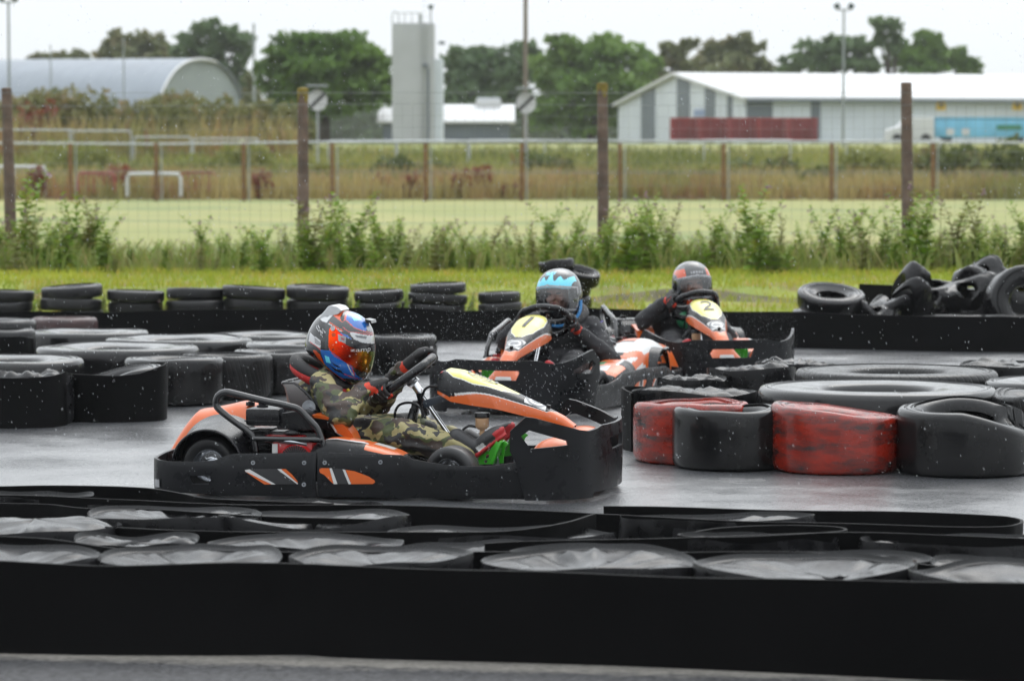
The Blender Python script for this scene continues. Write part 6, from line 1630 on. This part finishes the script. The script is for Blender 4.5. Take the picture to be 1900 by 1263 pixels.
sag_tyre(45, 17.42, .27, .275, 97, 'crumpled tyre wrapped in belting at the left edge', .85, 0, bulge=0.2, crease=0.04, group='belted tyres of the left island')
def hood(o):
    if o.z > 0.14: o.z += 0.03 * math.sin(o.x * 7) - 0.10 * max(0, -o.y) * max(0, 1 - abs(o.x - 0.02) * 4)
    return o
tyre(212, 17.78, .28, .275, .13, 'tyre', 'belted tyre with a dark gaping hole, second from the left edge', 98, lump=0.01, sag=0.03, fn=hood, group='belted tyres of the left island')
bl = lambda L: [((u - 950) / FPX * Y, Y) for u, Y in L]
belt(bl([(-90, 17.3), (-30, 17.12), (30, 17.08), (90, 17.14), (118, 17.28), (122, 17.42), (116, 17.62)]), 'rubber belt wrapped round the tyre at the left edge', 0.285, hz=[.285, .285, .28, .285, .30, .29, .28], seed=11)
belt(bl([(118, 17.66), (128, 17.50), (170, 17.46), (215, 17.46), (255, 17.50), (292, 17.58), (304, 17.72), (302, 17.95), (280, 18.1)]), 'rubber belt wrapped round the tyre with the gaping hole', 0.30, hz=[.27, .275, .27, .265, .275, .31, .325, .31, .30], seed=12)
belt(bl([(60, 21.0), (45, 21.15), (20, 21.2), (-30, 21.2)]), 'dark rubber belt at the left edge behind the middle truck tyre', 0.27, seed=13)

# ---- back wall: belt and stacked tyres
belt(bl([(-700, 24.6), (-90, 24.75), (60, 24.8), (220, 24.9), (400, 24.95), (600, 25.0), (760, 25.05), (840, 25.1), (980, 25.0), (1100, 24.9)]), 'long rubber belt along the foot of the tyre stacks at the back left', 0.27, hz=[.26, .26, .26, .25, .27, .27, .27, .24, .27, .28], seed=14, n=10)
belt(bl([(1080, 24.85), (1250, 24.5), (1450, 24.2), (1600, 23.95), (1750, 23.75), (1900, 23.65), (2100, 23.55), (2700, 23.4)]), 'long rubber belt along the back wall on the right', 0.275, hz=[.28, .285, .28, .275, .27, .275, .28, .28], seed=15, n=10)
belt(bl([(1595, 26.2), (1640, 26.0), (1700, 25.9), (1760, 25.9)]), 'short black belt standing on the bank behind the tyre pile', 0.42, zb=0.15, seed=16)
M['darkred'] = simple('faded_dark_red_rubber', (0.045, 0.016, 0.016), 0.4, 0, 0.6, 7, 0.2, 40)
tyre(118, 24.45, .26, .23, .12, 'darkred', 'faded dark red tyre at the foot of the back wall on the left', 120, lump=0.01)
stacks = [(15, 538, 92), (133, 529, 108), (249, 538, 100), (360, 534, 102), (472, 531, 110), (590, 530, 108), (704, 538, 88), (813, 525, 104), (928, 541, 78)]
snames = ['at the left edge', 'second from the left', 'third from the left', 'fourth from the left', 'fifth from the left', 'above the helmet of the front driver', 'right of the front helmet, narrow', 'tallest, left of kart number 1', 'last and lowest, left of kart number 1']
proto = {}
for i, (u, vt, w) in enumerate(stacks):
    Y = 26.1; s = FPX / Y; R = w / 1.9 / s; zt = CAMH - (vt - 285) / s; nT = 3 if i != 7 else 4; z0 = 0.09; Wt = (zt - z0) / nT
    for k in range(nT):
        o = tyre(u + rng.uniform(-3, 3), Y + rng.uniform(-.04, .04), R * rng.uniform(.97, 1.03), Wt * 0.985, R * 0.55, 'tyreold', '%s tyre of the back stack %s' % ('top' if k == nT - 1 else ('bottom' if k == 0 else ('second' if k == 1 else 'third')), snames[i]), 140 + i * 4 + k, z=z0 + k * Wt, lump=0.012, sag=0.008, n=40, group='stacked tyres on the grass bank')
        o.rotation_euler = (rng.uniform(-.05, .05), rng.uniform(-.06, .06), rng.uniform(0, 6))
for k, (u, z, R, W_, ry, tx) in enumerate(((1046, 0.12, .24, .17, 0, 'bottom tyre of the crooked stack behind kart number 1'), (1050, 0.29, .22, .15, 0.08, 'second tyre of the crooked stack behind kart number 1'), (1075, 0.40, .17, .12, -0.35, 'tilted tyre of the crooked stack behind kart number 1'), (1034, 0.49, .155, .11, 0.12, 'topmost tyre of the crooked stack behind kart number 1'))):
    o = tyre(u, 27.0, R, W_, R * .5, 'tyre', tx, 190 + k, z=z, lump=0.03, sag=0.03, n=40, group='crooked tyre stack behind the second kart'); o.rotation_euler = (0.05, ry, k)

# ---- heap of crumpled tyres at the back right
o = tyre(1541, 24.55, .265, .15, .125, 'tyrewet', 'single ring tyre lying tilted on the back wall', 201, z=0.29, lump=0.006, sag=0.01); o.rotation_euler = (rad(15), rad(-4), 0.4)
def fold(amount, lift):
    def f(o):
        x, y, z = o
        a = abs(y) * amount; yy = math.copysign(abs(y) * math.cos(a * 1.2), y)
        return Vector((x, yy * 0.9, z * 0.8 - abs(y) * math.sin(a * 1.4) * 1.3 + lift * math.exp(-(y / 0.12) ** 2) + 0.03 * noise.noise(Vector((x * 6, y * 6, z * 6)))))
    return f
heap = [ # u, Y, z, R, W, rot(x,y,z), fold, label
    (1722, 25.3, 0.38, .30, .20, (0.55, 0.35, 0.5), 2.2, 'folded tyre arching over the left side of the tyre heap'), (1815, 25.4, 0.46, .26, .2, (0.35, -0.15, 1.0), 1.4, 'tyre lying on top of the tyre heap'), (1880, 25.6, 0.36, .27, .2, (0.5, 0.4, 0.2), 1.8, 'twisted tyre behind the top of the tyre heap'),
    (1712, 24.75, 0.34, .27, .18, (0.7, 0.2, 0.9), 2.6, 'collapsed folded tyre at the front left of the tyre heap'), (1790, 25.0, 0.36, .26, .20, (0.9, -0.3, 0.3), 2.0, 'crushed tyre in the middle of the tyre heap'), (1622, 24.5, 0.22, .17, .12, (0.2, 0.1, 0.5), 1.2, 'small flattened tyre between the ring tyre and the heap'), (1655, 24.7, 0.25, .22, .13, (0.25, 0.0, 1.9), 1.6, 'flattened tyre at the left foot of the heap')]
for k, (u, Y, z, R, W_, ro, fo_, tx) in enumerate(heap):
    o = tyre(u, Y, R, W_, R * .34, 'tyre', tx, 210 + k, z=z, lump=0.04, sag=0.05, n=48, fn=fold(fo_, 0.05), group='heap of crumpled tyres'); o.rotation_euler = ro
o = tyre(1890, 24.7, .31, .24, .15, 'tyre', 'tyre standing on edge at the right of the tyre heap with dark centre', 230, z=0.30, lump=0.03, sag=0.02, n=48, group='heap of crumpled tyres'); o.rotation_euler = (rad(78), 0.0, rad(14))
tyre(1770, 24.6, .34, .26, .15, 'tyre', 'flat tyre carrying the front of the tyre heap', 232, lump=0.02, sag=0.03); tyre(1890, 24.45, .3, .26, .15, 'tyre', 'flat tyre under the standing one at the right edge', 233, lump=0.02, sag=0.03)
tyre(1640, 24.55, .28, .24, .12, 'tyre', 'flat tyre behind the back wall belt left of the heap', 234, lump=0.02, sag=0.03); tyre(1540, 24.75, .3, .28, .12, 'tyre', 'flat tyre carrying the single ring tyre', 235, lump=0.02)
tyre(1760, 25.4, .34, .36, .15, 'tyre', 'buried tyre at the core of the tyre heap', 236, lump=0.02, z=0.06)

# ================================================================== RAIN
rr_ = np.random.default_rng(77); DV = []; DF = []
def drops(N, u0, u1, v0, v1, y0, y1, s0, s1):
    for _ in range(N):
        u, v = rr_.uniform(u0, u1), rr_.uniform(v0, v1); Y = (rr_.uniform(y0 ** 2, y1 ** 2)) ** 0.5; q = D(u, v, Y)
        if q.z < 0.03: continue
        L = rr_.uniform(s0, s1); w = L * 0.13; d = Vector((0.30 + rr_.normal(0, .1), rr_.normal(0, .1), -1)).normalized() * L / 2; b = len(DV)
        t1 = d.orthogonal().normalized() * w; t2 = d.cross(t1).normalized() * w
        DV.extend([tuple(q + d), tuple(q - d)] + [tuple(q + t1 * math.cos(a) + t2 * math.sin(a)) for a in (0, 1.571, 3.142, 4.712)])
        for k in range(4): DF.append((b, b + 2 + k, b + 2 + (k + 1) % 4)); DF.append((b + 1, b + 2 + (k + 1) % 4, b + 2 + k))
drops(2600, -60, 1960, -10, 930, 9.5, 19, 0.006, 0.012)
drops(1500, 640, 1180, 490, 780, 12.5, 17, 0.004, 0.009)
drops(1400, 1370, 1480, 540, 650, 20, 21.5, 0.002, 0.004)
drops(900, 820, 960, 560, 660, 18.5, 20.5, 0.002, 0.004)
drops(500, 1150, 1480, 520, 720, 14, 18, 0.003, 0.006)
drops(500, 0, 950, 500, 930, 11, 15, 0.003, 0.007)
tag(link('rain', np_mesh('rain', DV, DF, M['rain'], smooth=True)), 'falling rain drops and spray over the track', 'rain', kind='stuff')

# ================================================================== HAZE
m = MB(); m.box((0, 235, 8), (420, 480, 19)); hz_ = m.build('haze', M['tube'], smooth=False); hz_.data.materials.clear()
hm = bpy.data.materials.new('rain_haze'); hm.use_nodes = True; hn = hm.node_tree; hn.nodes.remove(hn.nodes['Principled BSDF'])
pv_ = hn.nodes.new('ShaderNodeVolumePrincipled'); pv_.inputs['Density'].default_value = 0.0002; pv_.inputs['Color'].default_value = (0.97, 0.985, 1, 1); pv_.inputs['Anisotropy'].default_value = 0.2
hn.links.new(pv_.outputs[0], hn.nodes['Material Output'].inputs['Volume']); hz_.data.materials.append(hm); tag(hz_, 'thin grey rain haze over the whole place', 'haze', kind='stuff'); hz_.display_type = 'WIRE'
# ================================================================== LIGHT, SKY, CAMERA
W = bpy.data.worlds.new('World'); S.world = W; W.use_nodes = True
nt = W.node_tree; bg = nt.nodes['Background']
sky = nt.nodes.new('ShaderNodeTexSky'); sky.sky_type = 'NISHITA'; sky.sun_disc = False
SUN_EL, SUN_AZ = rad(52), rad(20)
sky.sun_elevation = SUN_EL; sky.sun_rotation = SUN_AZ; sky.air_density = 1.0; sky.dust_density = 6.0; sky.ozone_density = 1.0; sky.altitude = 50
hsv = nt.nodes.new('ShaderNodeHueSaturation'); hsv.inputs['Saturation'].default_value = 0.25; nt.links.new(sky.outputs[0], hsv.inputs['Color'])
mx = nt.nodes.new('ShaderNodeMix'); mx.data_type = 'RGBA'; mx.inputs[0].default_value = 0.82
nt.links.new(hsv.outputs['Color'], mx.inputs[6]); mx.inputs[7].default_value = (10.2, 10.75, 11.2, 1)
# overcast sky: brighter overhead than at the horizon
tcw = nt.nodes.new('ShaderNodeTexCoord'); sxw = nt.nodes.new('ShaderNodeSeparateXYZ'); nt.links.new(tcw.outputs['Generated'], sxw.inputs[0])
mrw = nt.nodes.new('ShaderNodeMapRange'); nt.links.new(sxw.outputs['Z'], mrw.inputs[0]); mrw.inputs[1].default_value = 0.0; mrw.inputs[2].default_value = 1.0; mrw.inputs[3].default_value = 1.0; mrw.inputs[4].default_value = 2.7
scw = nt.nodes.new('ShaderNodeVectorMath'); scw.operation = 'SCALE'; nt.links.new(mx.outputs[2], scw.inputs[0]); nt.links.new(mrw.outputs[0], scw.inputs['Scale'])
nt.links.new(scw.outputs[0], bg.inputs['Color']); bg.inputs['Strength'].default_value = 0.1
sl = bpy.data.lights.new('Sun', 'SUN'); sl.energy = 0.6; sl.angle = rad(40); sl.color = (1, 0.97, 0.93)
so = bpy.data.objects.new('Sun', sl); COL.objects.link(so)
so.rotation_euler = (math.pi / 2 - SUN_EL, 0, -SUN_AZ + math.pi)
so.rotation_euler = Vector((math.sin(SUN_AZ) * math.cos(SUN_EL), math.cos(SUN_AZ) * math.cos(SUN_EL), math.sin(SUN_EL))).to_track_quat('Z', 'Y').to_euler()
so['kind'] = 'helper'
cd = bpy.data.cameras.new('Camera'); cam = bpy.data.objects.new('Camera', cd); COL.objects.link(cam)
cam.location = CAM; cam.rotation_euler = (math.pi / 2 - PITCH, 0, 0)
cd.sensor_width = 36; cd.lens = 108; cd.clip_end = 6000; cd.clip_start = 0.1
cd.dof.use_dof = True; cd.dof.focus_distance = 13.9; cd.dof.aperture_fstop = 108 / 27.0; cd.dof.aperture_blades = 9
S.camera = cam
S.view_settings.view_transform = 'Standard'; S.view_settings.look = 'None'; S.view_settings.exposure = 0.0; S.view_settings.gamma = 1.0
S.render.engine = 'CYCLES'
cy = S.cycles; cy.use_denoising = True; cy.max_bounces = 8; cy.diffuse_bounces = 3; cy.glossy_bounces = 4; cy.transparent_max_bounces = 12; cy.volume_bounces = 1
try: cy.denoiser = 'OPENIMAGEDENOISE'; cy.denoising_input_passes = 'RGB_ALBEDO_NORMAL'
except Exception: pass
cy.sample_clamp_indirect = 6.0
